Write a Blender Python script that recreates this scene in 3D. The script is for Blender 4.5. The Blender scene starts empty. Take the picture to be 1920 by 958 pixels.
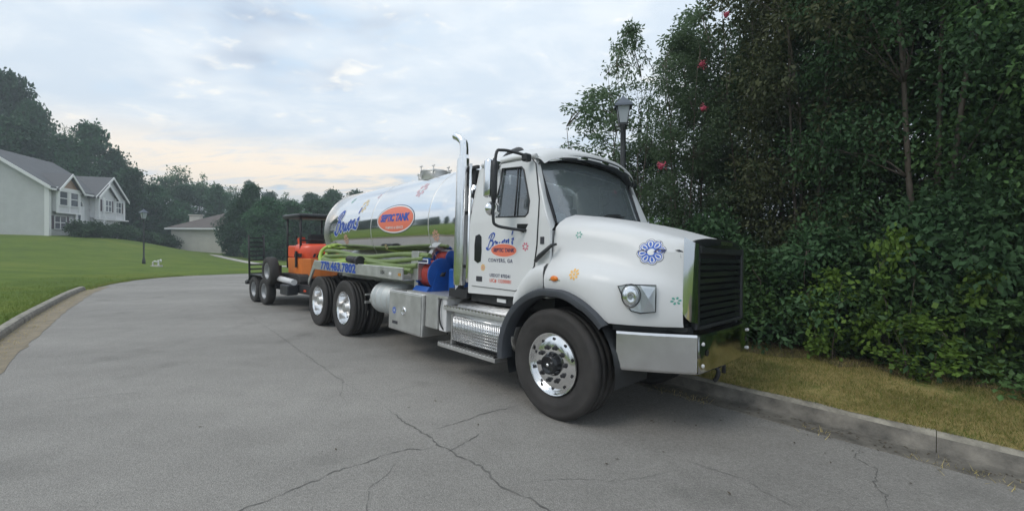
import bpy, bmesh, math, random
import numpy as np
from mathutils import Vector, Matrix, noise
from mathutils.bvhtree import BVHTree

random.seed(7)
R = math.radians
PI = math.pi
SC = bpy.context.scene
COL = SC.collection

# ------------------------------------------------------------------ camera
cam_d = bpy.data.cameras.new("camera")
cam_d.sensor_width = 36.0
cam_d.lens = 780.0 / 1920.0 * 36.0
cam_d.shift_y = -25.0 / 1920.0
cam_d.clip_start = 0.05
cam_d.clip_end = 3000
cam = bpy.data.objects.new("camera", cam_d)
COL.objects.link(cam)
cam.location = (0, 0, 1.73)
cam.rotation_euler = (R(90), 0, 0)
SC.camera = cam

# ------------------------------------------------------------------ light
SUN_EL, SUN_AZ = 48.0, 235.0      # azimuth measured clockwise from +Y (north)
SC.view_settings.view_transform = 'Standard'
SC.view_settings.look = 'None'
SC.view_settings.gamma = 1.0
SC.view_settings.use_curve_mapping = False
SC.view_settings.exposure = 0.65

world = bpy.data.worlds.new("World")
SC.world = world
world.use_nodes = True


def build_world():
    nt = world.node_tree
    N, L = nt.nodes, nt.links
    N.clear()
    out = N.new('ShaderNodeOutputWorld')
    bg = N.new('ShaderNodeBackground')
    bg.inputs[1].default_value = 0.1
    sky = N.new('ShaderNodeTexSky')
    sky.sky_type = 'NISHITA'
    sky.sun_disc = False
    sky.sun_elevation = R(SUN_EL)
    sky.sun_rotation = R(SUN_AZ)
    sky.dust_density = 2.0
    tc = N.new('ShaderNodeTexCoord')
    sep = N.new('ShaderNodeSeparateXYZ')
    L.new(tc.outputs['Generated'], sep.inputs[0])

    def M(op, a, b=None, c=None, clamp=False):
        n = N.new('ShaderNodeMath')
        n.operation = op
        n.use_clamp = clamp
        for i, v in enumerate((a, b, c)):
            if v is None:
                continue
            if isinstance(v, (int, float)):
                n.inputs[i].default_value = v
            else:
                L.new(v, n.inputs[i])
        return n.outputs[0]

    zc = M('MAXIMUM', sep.outputs[2], 0.0)
    den = M('ADD', zc, 0.16)
    comb = N.new('ShaderNodeCombineXYZ')
    L.new(M('DIVIDE', sep.outputs[0], den), comb.inputs[0])
    L.new(M('DIVIDE', sep.outputs[1], den), comb.inputs[1])
    comb.inputs[2].default_value = 3.7

    def ntex(scale, detail, rough, dist, stretch=(1, 1, 1), rot=0.0, off=(0, 0, 0)):
        mp = N.new('ShaderNodeMapping')
        mp.inputs['Scale'].default_value = stretch
        mp.inputs['Rotation'].default_value = (0, 0, rot)
        mp.inputs['Location'].default_value = off
        L.new(comb.outputs[0], mp.inputs[0])
        t = N.new('ShaderNodeTexNoise')
        t.inputs['Scale'].default_value = scale
        t.inputs['Detail'].default_value = detail
        t.inputs['Roughness'].default_value = rough
        t.inputs['Distortion'].default_value = dist
        L.new(mp.outputs[0], t.inputs['Vector'])
        return t.outputs[0]

    def mr(v, a, b, c=0.0, d=1.0):
        n = N.new('ShaderNodeMapRange')
        n.interpolation_type = 'SMOOTHSTEP'
        L.new(v, n.inputs[0])
        for i, x in zip((1, 2, 3, 4), (a, b, c, d)):
            n.inputs[i].default_value = x
        return n.outputs[0]

    def mix(f, a, b):
        n = N.new('ShaderNodeMix')
        n.data_type = 'RGBA'
        L.new(f, n.inputs[0])
        for i, v in ((6, a), (7, b)):
            if isinstance(v, tuple):
                n.inputs[i].default_value = v + (1,)
            else:
                L.new(v, n.inputs[i])
        return n.outputs[2]

    big = ntex(0.6, 4, 0.55, 0.4, (1, 1.3, 1), 0.5, (0.6, 0.2, 0))
    mid = ntex(2.6, 6, 0.6, 0.3, (0.9, 1.2, 1), 0.35, (3, 1, 0))
    fine = ntex(7.5, 5, 0.55, 0.3, (0.9, 1.15, 1), 0.2, (9, 4, 0))
    # grey lavender layer with paler bodies
    body = mix(mr(mid, 0.36, 0.66), (5.2, 5.95, 6.75), (6.35, 6.85, 7.3))
    # open blue windows: the Nishita sky seen through thin cloud
    hz = mix(mr(big, 0.50, 0.66), body, mix(mr(mid, 0.3, 0.7), (4.5, 6.2, 7.9), sky.outputs[0]))
    nhz = N.new('ShaderNodeMix')
    nhz.data_type = 'RGBA'
    nhz.inputs[0].default_value = 0.35
    L.new(hz, nhz.inputs[6])
    L.new(body, nhz.inputs[7])
    col = nhz.outputs[2]
    # bright cream tops where the cloud is thin
    tops = mr(fine, 0.54, 0.72, 0.0, 0.6)
    gate = mr(mid, 0.45, 0.60)
    col = mix(M('MULTIPLY', tops, gate), col, (8.6, 8.2, 7.4))
    # evening glow low over the horizon, north-north-west
    az = M('ARCTAN2', sep.outputs[0], sep.outputs[1])
    da = M('ABSOLUTE', M('ADD', az, 0.48))
    ga = mr(da, 0.75, 0.12)
    ge = M('MULTIPLY', mr(sep.outputs[2], 0.06, 0.12), mr(sep.outputs[2], 0.24, 0.15))
    streak = mr(ntex(3.4, 7, 0.65, 0.5, (0.6, 1.6, 1), -0.45, (2, 8, 0)), 0.30, 0.54)
    g = M('MULTIPLY', M('MULTIPLY', ga, ge), streak)
    col = mix(M('MULTIPLY', g, 1.0), col, (9.4, 8.0, 6.3))
    # pale band at the very horizon
    col = mix(mr(sep.outputs[2], 0.16, 0.0, 0.0, 0.5), col, (6.6, 7.0, 7.3))
    L.new(col, bg.inputs[0])
    L.new(bg.outputs[0], out.inputs[0])


build_world()

sun_d = bpy.data.lights.new("sun", 'SUN')
sun_d.energy = 0.75
sun_d.angle = R(25)
sun_d.color = (1.0, 0.96, 0.9)
sun = bpy.data.objects.new("sun", sun_d)
COL.objects.link(sun)
_a, _e = R(SUN_AZ), R(SUN_EL)
_sd = Vector((math.sin(_a) * math.cos(_e), math.cos(_a) * math.cos(_e), math.sin(_e)))
sun.rotation_euler = _sd.to_track_quat('Z', 'Y').to_euler()


# ------------------------------------------------------------------ materials
def mat(name, base, rough=0.5, metal=0.0, var=0.0, vscale=3.0, bump=0.0, bscale=60.0,
        coat=0.0, col2=None, spec=0.5, emit=None, aniso=0.0):
    m = bpy.data.materials.new(name)
    m.use_nodes = True
    N, L = m.node_tree.nodes, m.node_tree.links
    p = N['Principled BSDF']
    p.inputs['Base Color'].default_value = tuple(base) + (1,)
    p.inputs['Roughness'].default_value = rough
    p.inputs['Metallic'].default_value = metal
    p.inputs['Specular IOR Level'].default_value = spec
    if coat:
        p.inputs['Coat Weight'].default_value = coat
        p.inputs['Coat Roughness'].default_value = 0.04
    tc = N.new('ShaderNodeTexCoord')
    if var or col2:
        t = N.new('ShaderNodeTexNoise')
        t.inputs['Scale'].default_value = vscale
        t.inputs['Detail'].default_value = 6
        t.inputs['Roughness'].default_value = 0.65
        L.new(tc.outputs['Object'], t.inputs['Vector'])
        mr = N.new('ShaderNodeMapRange')
        L.new(t.outputs[0], mr.inputs[0])
        mr.inputs[1].default_value = 0.3
        mr.inputs[2].default_value = 0.7
        mx = N.new('ShaderNodeMix')
        mx.data_type = 'RGBA'
        L.new(mr.outputs[0], mx.inputs[0])
        a = tuple(c * (1 - var) for c in base)
        b = tuple(col2) if col2 else tuple(min(1, c * (1 + var)) for c in base)
        mx.inputs[6].default_value = a + (1,)
        mx.inputs[7].default_value = b + (1,)
        L.new(mx.outputs[2], p.inputs['Base Color'])
        mr2 = N.new('ShaderNodeMapRange')
        L.new(t.outputs[0], mr2.inputs[0])
        mr2.inputs[3].default_value = max(0, rough * (1 - 0.35))
        mr2.inputs[4].default_value = min(1, rough * 1.35)
        L.new(mr2.outputs[0], p.inputs['Roughness'])
    if bump:
        t2 = N.new('ShaderNodeTexNoise')
        t2.inputs['Scale'].default_value = bscale
        t2.inputs['Detail'].default_value = 4
        L.new(tc.outputs['Object'], t2.inputs['Vector'])
        bp = N.new('ShaderNodeBump')
        bp.inputs['Strength'].default_value = bump
        bp.inputs['Distance'].default_value = 0.02
        L.new(t2.outputs[0], bp.inputs['Height'])
        L.new(bp.outputs[0], p.inputs['Normal'])
    return m


def glass_mat(name, tint, ior=1.8, rough=0.02, sky_sheen=0.0):
    m = bpy.data.materials.new(name)
    m.use_nodes = True
    N, L = m.node_tree.nodes, m.node_tree.links
    N.clear()
    out = N.new('ShaderNodeOutputMaterial')
    tr = N.new('ShaderNodeBsdfTransparent')
    tr.inputs[0].default_value = tuple(tint) + (1,)
    gl = N.new('ShaderNodeBsdfGlossy')
    gl.inputs['Roughness'].default_value = rough
    gl.inputs[0].default_value = (0.95, 0.97, 1, 1)
    fr = N.new('ShaderNodeFresnel')
    fr.inputs[0].default_value = ior
    mx = N.new('ShaderNodeMixShader')
    L.new(fr.outputs[0], mx.inputs[0])
    L.new(tr.outputs[0], mx.inputs[1])
    L.new(gl.outputs[0], mx.inputs[2])
    if sky_sheen:  # pale diffuse mix stands in for sky reflected in the glass
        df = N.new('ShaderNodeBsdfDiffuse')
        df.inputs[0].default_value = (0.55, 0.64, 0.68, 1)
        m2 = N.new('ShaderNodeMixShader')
        m2.inputs[0].default_value = sky_sheen
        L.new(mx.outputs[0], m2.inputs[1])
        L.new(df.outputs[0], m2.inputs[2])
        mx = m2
    L.new(mx.outputs[0], out.inputs[0])
    return m


def leaf_mat(name, a, b, scale=1.2, transl=0.25):
    m = bpy.data.materials.new(name)
    m.use_nodes = True
    N, L = m.node_tree.nodes, m.node_tree.links
    N.clear()
    out = N.new('ShaderNodeOutputMaterial')
    p = N.new('ShaderNodeBsdfPrincipled')
    p.inputs['Roughness'].default_value = 0.5
    p.inputs['Specular IOR Level'].default_value = 0.15
    tl = N.new('ShaderNodeBsdfTranslucent')
    mx = N.new('ShaderNodeMixShader')
    mx.inputs[0].default_value = transl
    tc = N.new('ShaderNodeTexCoord')
    t = N.new('ShaderNodeTexNoise')
    t.inputs['Scale'].default_value = scale
    t.inputs['Detail'].default_value = 8
    t.inputs['Roughness'].default_value = 0.75
    L.new(tc.outputs['Object'], t.inputs['Vector'])
    mr = N.new('ShaderNodeMapRange')
    mr.inputs[1].default_value = 0.34
    mr.inputs[2].default_value = 0.66
    L.new(t.outputs[0], mr.inputs[0])
    c = N.new('ShaderNodeMix')
    c.data_type = 'RGBA'
    L.new(mr.outputs[0], c.inputs[0])
    c.inputs[6].default_value = tuple(a) + (1,)
    c.inputs[7].default_value = tuple(b) + (1,)
    oi = N.new('ShaderNodeObjectInfo')
    hs = N.new('ShaderNodeHueSaturation')
    mr2 = N.new('ShaderNodeMapRange')
    mr2.inputs[3].default_value = 0.75
    mr2.inputs[4].default_value = 1.3
    L.new(oi.outputs['Random'], mr2.inputs[0])
    L.new(mr2.outputs[0], hs.inputs['Value'])
    L.new(c.outputs[2], hs.inputs['Color'])
    L.new(hs.outputs[0], p.inputs['Base Color'])
    L.new(hs.outputs[0], tl.inputs[0])
    L.new(p.outputs[0], mx.inputs[1])
    L.new(tl.outputs[0], mx.inputs[2])
    L.new(mx.outputs[0], out.inputs[0])
    return m


def asphalt_mat():
    m = bpy.data.materials.new("asphalt")
    m.use_nodes = True
    N, L = m.node_tree.nodes, m.node_tree.links
    p = N['Principled BSDF']
    p.inputs['Roughness'].default_value = 0.85
    p.inputs['Specular IOR Level'].default_value = 0.3
    tc = N.new('ShaderNodeTexCoord')

    def nz(scale, detail, rough=0.6, stretch=None):
        t = N.new('ShaderNodeTexNoise')
        t.inputs['Scale'].default_value = scale
        t.inputs['Detail'].default_value = detail
        t.inputs['Roughness'].default_value = rough
        if stretch:
            mp = N.new('ShaderNodeMapping')
            mp.inputs['Rotation'].default_value = (0, 0, R(46))
            mp.inputs['Scale'].default_value = stretch
            L.new(tc.outputs['Object'], mp.inputs[0])
            L.new(mp.outputs[0], t.inputs['Vector'])
        else:
            L.new(tc.outputs['Object'], t.inputs['Vector'])
        return t.outputs[0]

    def ramp(v, a, b, c0, c1):
        r = N.new('ShaderNodeMapRange')
        L.new(v, r.inputs[0])
        for i, x in zip((1, 2, 3, 4), (a, b, c0, c1)):
            r.inputs[i].default_value = x
        return r.outputs[0]

    def mul(a, b):
        n = N.new('ShaderNodeMath')
        n.operation = 'MULTIPLY'
        L.new(a, n.inputs[0])
        L.new(b, n.inputs[1])
        return n.outputs[0]
    big = ramp(nz(0.45, 5, 0.6, (0.35, 1.4, 1)), 0.3, 0.7, 0.84, 1.14)
    mid = ramp(nz(2.3, 6, 0.7), 0.3, 0.7, 0.92, 1.07)
    fin = ramp(nz(160, 3, 0.8), 0.3, 0.7, 0.72, 1.25)
    stain = ramp(nz(1.1, 4, 0.5), 0.58, 0.74, 1.0, 0.78)
    grit = ramp(nz(38, 5, 0.75), 0.3, 0.7, 0.80, 1.20)
    v = mul(mul(mul(big, mid), grit), mul(fin, stain))
    vo = N.new('ShaderNodeTexVoronoi')
    vo.inputs['Scale'].default_value = 110
    L.new(tc.outputs['Object'], vo.inputs['Vector'])
    vv = ramp(vo.outputs['Distance'], 0.0, 0.6, 1.2, 0.8)
    v = mul(v, vv)
    mx = N.new('ShaderNodeMix')
    mx.data_type = 'RGBA'
    mx.blend_type = 'MULTIPLY'
    mx.inputs[0].default_value = 1
    mx.inputs[6].default_value = (0.312, 0.297, 0.273, 1)
    L.new(v, mx.inputs[7])
    L.new(mx.outputs[2], p.inputs['Base Color'])
    bp = N.new('ShaderNodeBump')
    bp.inputs['Strength'].default_value = 0.6
    bp.inputs['Distance'].default_value = 0.008
    L.new(vo.outputs['Distance'], bp.inputs['Height'])
    L.new(bp.outputs[0], p.inputs['Normal'])
    return m


def grass_mat(name, cols, scale=0.5):
    m = bpy.data.materials.new(name)
    m.use_nodes = True
    N, L = m.node_tree.nodes, m.node_tree.links
    p = N['Principled BSDF']
    p.inputs['Roughness'].default_value = 0.9
    p.inputs['Specular IOR Level'].default_value = 0.15
    tc = N.new('ShaderNodeTexCoord')
    t = N.new('ShaderNodeTexNoise')
    t.inputs['Scale'].default_value = scale
    t.inputs['Detail'].default_value = 9
    t.inputs['Roughness'].default_value = 0.72
    L.new(tc.outputs['Object'], t.inputs['Vector'])
    cr = N.new('ShaderNodeValToRGB')
    el = cr.color_ramp.elements
    n = len(cols)
    el[0].position = 0.3
    el[0].color = tuple(cols[0]) + (1,)
    el[1].position = 0.7
    el[1].color = tuple(cols[-1]) + (1,)
    for i in range(1, n - 1):
        e = el.new(0.3 + 0.4 * i / (n - 1))
        e.color = tuple(cols[i]) + (1,)
    L.new(t.outputs[0], cr.inputs[0])
    L.new(cr.outputs[0], p.inputs['Base Color'])
    t2 = N.new('ShaderNodeTexNoise')
    t2.inputs['Scale'].default_value = 25
    t2.inputs['Detail'].default_value = 5
    L.new(tc.outputs['Object'], t2.inputs['Vector'])
    bp = N.new('ShaderNodeBump')
    bp.inputs['Strength'].default_value = 0.7
    bp.inputs['Distance'].default_value = 0.05
    L.new(t2.outputs[0], bp.inputs['Height'])
    L.new(bp.outputs[0], p.inputs['Normal'])
    return m


def stripe_mat(name, base, dark, period, rough=0.7, axis=2, sharp=0.86):
    """lap siding / shingle courses too far off to tell apart: colour and fine relief"""
    m = mat(name, base, rough, var=0.07, vscale=1.2)
    N, L = m.node_tree.nodes, m.node_tree.links
    p = N['Principled BSDF']
    tc = N.new('ShaderNodeTexCoord')
    sp = N.new('ShaderNodeSeparateXYZ')
    L.new(tc.outputs['Object'], sp.inputs[0])
    d = N.new('ShaderNodeMath')
    d.operation = 'DIVIDE'
    L.new(sp.outputs[axis], d.inputs[0])
    d.inputs[1].default_value = period
    fr = N.new('ShaderNodeMath')
    fr.operation = 'FRACT'
    L.new(d.outputs[0], fr.inputs[0])
    bp = N.new('ShaderNodeBump')
    bp.inputs['Strength'].default_value = 0.8
    bp.inputs['Distance'].default_value = 0.02
    bp.invert = True
    L.new(fr.outputs[0], bp.inputs['Height'])
    L.new(bp.outputs[0], p.inputs['Normal'])
    return m


MT = {}
MT['asphalt'] = asphalt_mat()
MT['crack'] = mat('crack_fill', (0.13, 0.125, 0.115), 0.95, var=.3, vscale=6)
MT['lawn'] = grass_mat('lawn', [(0.072, 0.114, 0.018), (0.108, 0.160, 0.024), (0.165, 0.192, 0.034)], 0.35)
MT['verge'] = grass_mat('dry_verge', [(0.085, 0.115, 0.028), (0.16, 0.17, 0.05), (0.34, 0.275, 0.11), (0.18, 0.16, 0.05), (0.36, 0.28, 0.13)], 1.3)
MT['litter'] = mat('leaf_litter', (0.080, 0.062, 0.040), 0.95, var=0.5, vscale=9, bump=0.8, bscale=40)
MT['earth'] = grass_mat('field', [(0.045, 0.08, 0.022), (0.07, 0.11, 0.03), (0.10, 0.12, 0.045)], 0.08)
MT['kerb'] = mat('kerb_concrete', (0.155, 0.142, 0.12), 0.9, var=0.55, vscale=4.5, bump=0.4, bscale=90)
MT['kerb_edge'] = mat('kerb_pale_top', (0.27, 0.25, 0.205), 0.9, var=0.5, vscale=7, bump=0.4, bscale=90)  # paler concrete for the kerb's top faces
MT['dirt'] = mat('gutter_dirt', (0.23, 0.19, 0.13), 0.95, var=0.3, vscale=4, bump=0.5, bscale=60)
MT['concrete'] = mat('pale_concrete', (0.42, 0.40, 0.36), 0.9, var=0.15, vscale=2)
MT['blade_g'] = leaf_mat('grass_blade_green', (0.085, 0.138, 0.020), (0.165, 0.205, 0.034), 1.0)
MT['blade_d'] = leaf_mat('grass_blade_dry', (0.22, 0.19, 0.06), (0.55, 0.44, 0.20), 1.1)
MT['bark'] = mat('bark', (0.11, 0.09, 0.07), 0.9, var=0.35, vscale=6, bump=0.6, bscale=40)
MT['pale_bark'] = mat('pale_bark', (0.105, 0.088, 0.070), 0.85, var=0.3, vscale=5, bump=0.4, bscale=30)
MT['leaf_dark'] = leaf_mat('leaf_dark', (0.030, 0.072, 0.032), (0.078, 0.145, 0.062), 1.5)
MT['leaf_mid'] = leaf_mat('leaf_mid', (0.042, 0.098, 0.034), (0.115, 0.20, 0.065), 1.2)
MT['leaf_brown'] = leaf_mat('leaf_bronze', (0.045, 0.068, 0.034), (0.125, 0.135, 0.060), 1.2)
MT['leaf_light'] = leaf_mat('leaf_light', (0.085, 0.145, 0.075), (0.17, 0.24, 0.13), 1.2, 0.45)
MT['leaf_bright'] = leaf_mat('leaf_bright', (0.095, 0.175, 0.034), (0.18, 0.28, 0.055), 2.5, 0.4)
MT['leaf_far'] = leaf_mat('leaf_far', (0.024, 0.072, 0.036), (0.070, 0.155, 0.068), 0.4)
MT['leaf_far_b'] = leaf_mat('leaf_far_pale', (0.055, 0.125, 0.060), (0.12, 0.21, 0.10), 0.4, 0.35)
MT['flower_red'] = mat('crape_flower', (0.38, 0.05, 0.09), 0.7)
MT['faded_orange'] = mat('faded_orange', (0.72, 0.42, 0.32), 0.3, 0.3)
MT['faded_yellow'] = mat('faded_yellow', (0.75, 0.60, 0.36), 0.3, 0.3)
MT['faded_pink'] = mat('faded_pink', (0.68, 0.46, 0.50), 0.3, 0.3)
MT['bare_twig'] = mat('bare_twig', (0.12, 0.10, 0.09), 0.9)
MT['siding'] = stripe_mat('grey_siding', (0.52, 0.53, 0.52), None, 0.2)
MT['siding_lt'] = stripe_mat('pale_siding', (0.64, 0.64, 0.64), None, 0.2)
MT['siding_bg'] = stripe_mat('beige_siding', (0.60, 0.565, 0.50), None, 0.22)
MT['trim'] = mat('white_trim', (0.78, 0.78, 0.77), 0.6)
MT['shingle'] = stripe_mat('grey_shingle', (0.105, 0.107, 0.112), None, 0.18)
MT['shingle_b'] = stripe_mat('brown_shingle', (0.11, 0.09, 0.08), None, 0.18)
MT['shake'] = stripe_mat('tan_shake', (0.36, 0.24, 0.17), None, 0.16)
MT['shutter'] = mat('dark_shutter', (0.10, 0.07, 0.08), 0.7)
MT['pane'] = mat('window_pane', (0.10, 0.11, 0.13), 0.08, spec=1.0)
MT['door_white'] = mat('white_door', (0.7, 0.7, 0.69), 0.5)
MT['paint'] = mat('white_paint', (0.70, 0.705, 0.705), 0.45, coat=0.15, var=0.02, vscale=1.5)
MT['seam'] = mat('seam_black', (0.02, 0.02, 0.022), 0.6)
MT['black'] = mat('black_plastic', (0.025, 0.027, 0.03), 0.45, var=0.15, vscale=8)
MT['gloss_black'] = mat('gloss_black', (0.015, 0.016, 0.018), 0.12)
MT['flare'] = mat('grey_flare', (0.060, 0.066, 0.076), 0.5, var=0.1, vscale=6)
MT['chassis'] = mat('chassis_black', (0.022, 0.022, 0.024), 0.6, var=0.25, vscale=8)
MT['rubber'] = mat('tyre_rubber', (0.036, 0.033, 0.031), 0.8, var=0.35, vscale=7, bump=0.15, bscale=80)
MT['chrome'] = mat('chrome', (0.86, 0.87, 0.88), 0.06, 1.0)
MT['alu_pol'] = mat('polished_aluminium', (0.86, 0.86, 0.86), 0.16, 1.0, var=0.05, vscale=9)
MT['tank'] = mat('tank_skin', (0.84, 0.845, 0.85), 0.085, 1.0, var=0.03, vscale=1.2)
MT['alu'] = mat('brushed_aluminium', (0.62, 0.615, 0.60), 0.46, 0.85, var=0.12, vscale=6, bump=0.08, bscale=120)
MT['tread'] = mat('tread_plate', (0.66, 0.65, 0.63), 0.34, 1.0, var=0.12, vscale=14, bump=0.5, bscale=55)
MT['bumper_end'] = mat('satin_bumper', (0.72, 0.72, 0.73), 0.24, 1.0, var=0.08, vscale=5)
MT['galv'] = mat('pale_tank_paint', (0.50, 0.53, 0.53), 0.45, 0.2, var=0.1, vscale=6)
MT['blue'] = mat('reel_blue', (0.012, 0.085, 0.36), 0.4, var=0.15, vscale=7)
MT['hose_red'] = mat('red_hose', (0.42, 0.05, 0.04), 0.55)
MT['hose_green'] = mat('green_hose', (0.34, 0.47, 0.08), 0.45, var=0.18, vscale=6)
MT['hose_dk'] = mat('dark_green_hose', (0.17, 0.23, 0.08), 0.5, var=0.2, vscale=6)
MT['amber'] = mat('amber_lens', (0.75, 0.20, 0.02), 0.2)
MT['amber_dull'] = mat('amber_dull', (0.55, 0.28, 0.06), 0.4)
MT['lens'] = glass_mat('clear_lens', (0.97, 0.98, 0.99), 1.35)
MT['glass'] = glass_mat('tinted_glass', (0.60, 0.68, 0.70), 2.3, sky_sheen=0.10)
MT['glass_ws'] = glass_mat('windshield_glass', (0.62, 0.70, 0.72), 2.5, sky_sheen=0.19)
MT['seat'] = mat('seat_fabric', (0.10, 0.105, 0.11), 0.9)
MT['dash'] = mat('dash_grey', (0.04, 0.042, 0.045), 0.7)
MT['paper'] = mat('paper', (0.7, 0.74, 0.74), 0.8)
MT['teal'] = mat('teal_wrap', (0.1, 0.5, 0.5), 0.6)
MT['print_blue'] = mat('print_blue', (0.02, 0.08, 0.42), 0.4)
MT['print_navy'] = mat('print_navy', (0.03, 0.035, 0.10), 0.4)
MT['print_lblue'] = mat('print_light_blue', (0.07, 0.17, 0.62), 0.4)
MT['print_white'] = mat('print_white', (0.8, 0.8, 0.8), 0.4)
MT['print_red'] = mat('print_red', (0.72, 0.10, 0.04), 0.4)
MT['print_orange'] = mat('print_orange', (0.80, 0.20, 0.12), 0.4)
MT['print_yellow'] = mat('print_yellow', (0.85, 0.50, 0.14), 0.4)
MT['print_green'] = mat('print_green', (0.10, 0.38, 0.30), 0.4)
MT['print_pink'] = mat('print_pink', (0.65, 0.15, 0.22), 0.4)
MT['print_dark'] = mat('print_dark', (0.05, 0.05, 0.06), 0.4)
MT['ex_orange'] = mat('excavator_orange', (0.78, 0.085, 0.03), 0.35, coat=0.3, var=0.08, vscale=4)
MT['ex_orange_b'] = mat('excavator_orange_panel', (0.72, 0.20, 0.04), 0.45, var=0.1, vscale=4)
MT['lamp_bowl'] = mat('lamp_bowl', (0.74, 0.76, 0.78), 0.42, 0.75)
MT['grey_rim'] = mat('grey_rim', (0.30, 0.31, 0.32), 0.45, 0.5)
MT['shade_chrome'] = mat('shaded_chrome', (0.52, 0.53, 0.54), 0.10, 1.0, var=0.06, vscale=5)  # chrome colour darkened to stand in for the shade it reflects
MT['white_metal'] = mat('white_metal', (0.65, 0.65, 0.65), 0.4)
MT['lamp_glass'] = mat('frosted_lamp_glass', (0.36, 0.39, 0.42), 0.25)
MT['lamp_roof'] = mat('lamp_roof', (0.10, 0.12, 0.15), 0.5)
MT['lamp_black'] = mat('lamp_black', (0.03, 0.033, 0.035), 0.5)


# ------------------------------------------------------------------ object helpers
def link(o, parent=None):
    COL.objects.link(o)
    if parent is not None:
        o.parent = parent
    return o


def thing(name, label, cat, loc=(0, 0, 0), rotz=0.0, group=None, matrix=None):
    o = bpy.data.objects.new(name, None)
    o.empty_display_size = 0.2
    COL.objects.link(o)
    if matrix is not None:
        o.matrix_world = matrix
    else:
        o.location = loc
        o.rotation_euler = (0, 0, rotz)
    return tag(o, label, cat, group)


def tag(o, label, cat=None, group=None, kind=None):
    if label:
        o['label'] = label
    if cat:
        o['category'] = cat
    if group:
        o['group'] = group
    if kind:
        o['kind'] = kind
    return o


def np_mesh(name, verts, faces, m, smooth=False):
    """verts (N,3) array, faces (M,k) array with constant k"""
    verts = np.asarray(verts, dtype=np.float32)
    faces = np.asarray(faces, dtype=np.int32)
    k = faces.shape[1]
    me = bpy.data.meshes.new(name)
    me.vertices.add(len(verts))
    me.vertices.foreach_set('co', verts.ravel())
    me.loops.add(faces.size)
    me.loops.foreach_set('vertex_index', faces.ravel())
    me.polygons.add(len(faces))
    me.polygons.foreach_set('loop_start', np.arange(0, faces.size, k, dtype=np.int32))
    try:
        me.polygons.foreach_set('loop_total', np.full(len(faces), k, dtype=np.int32))
    except Exception:
        pass
    if smooth:
        me.polygons.foreach_set('use_smooth', np.ones(len(faces), dtype=bool))
    me.update(calc_edges=True)
    me.materials.append(m)
    return me


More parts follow.
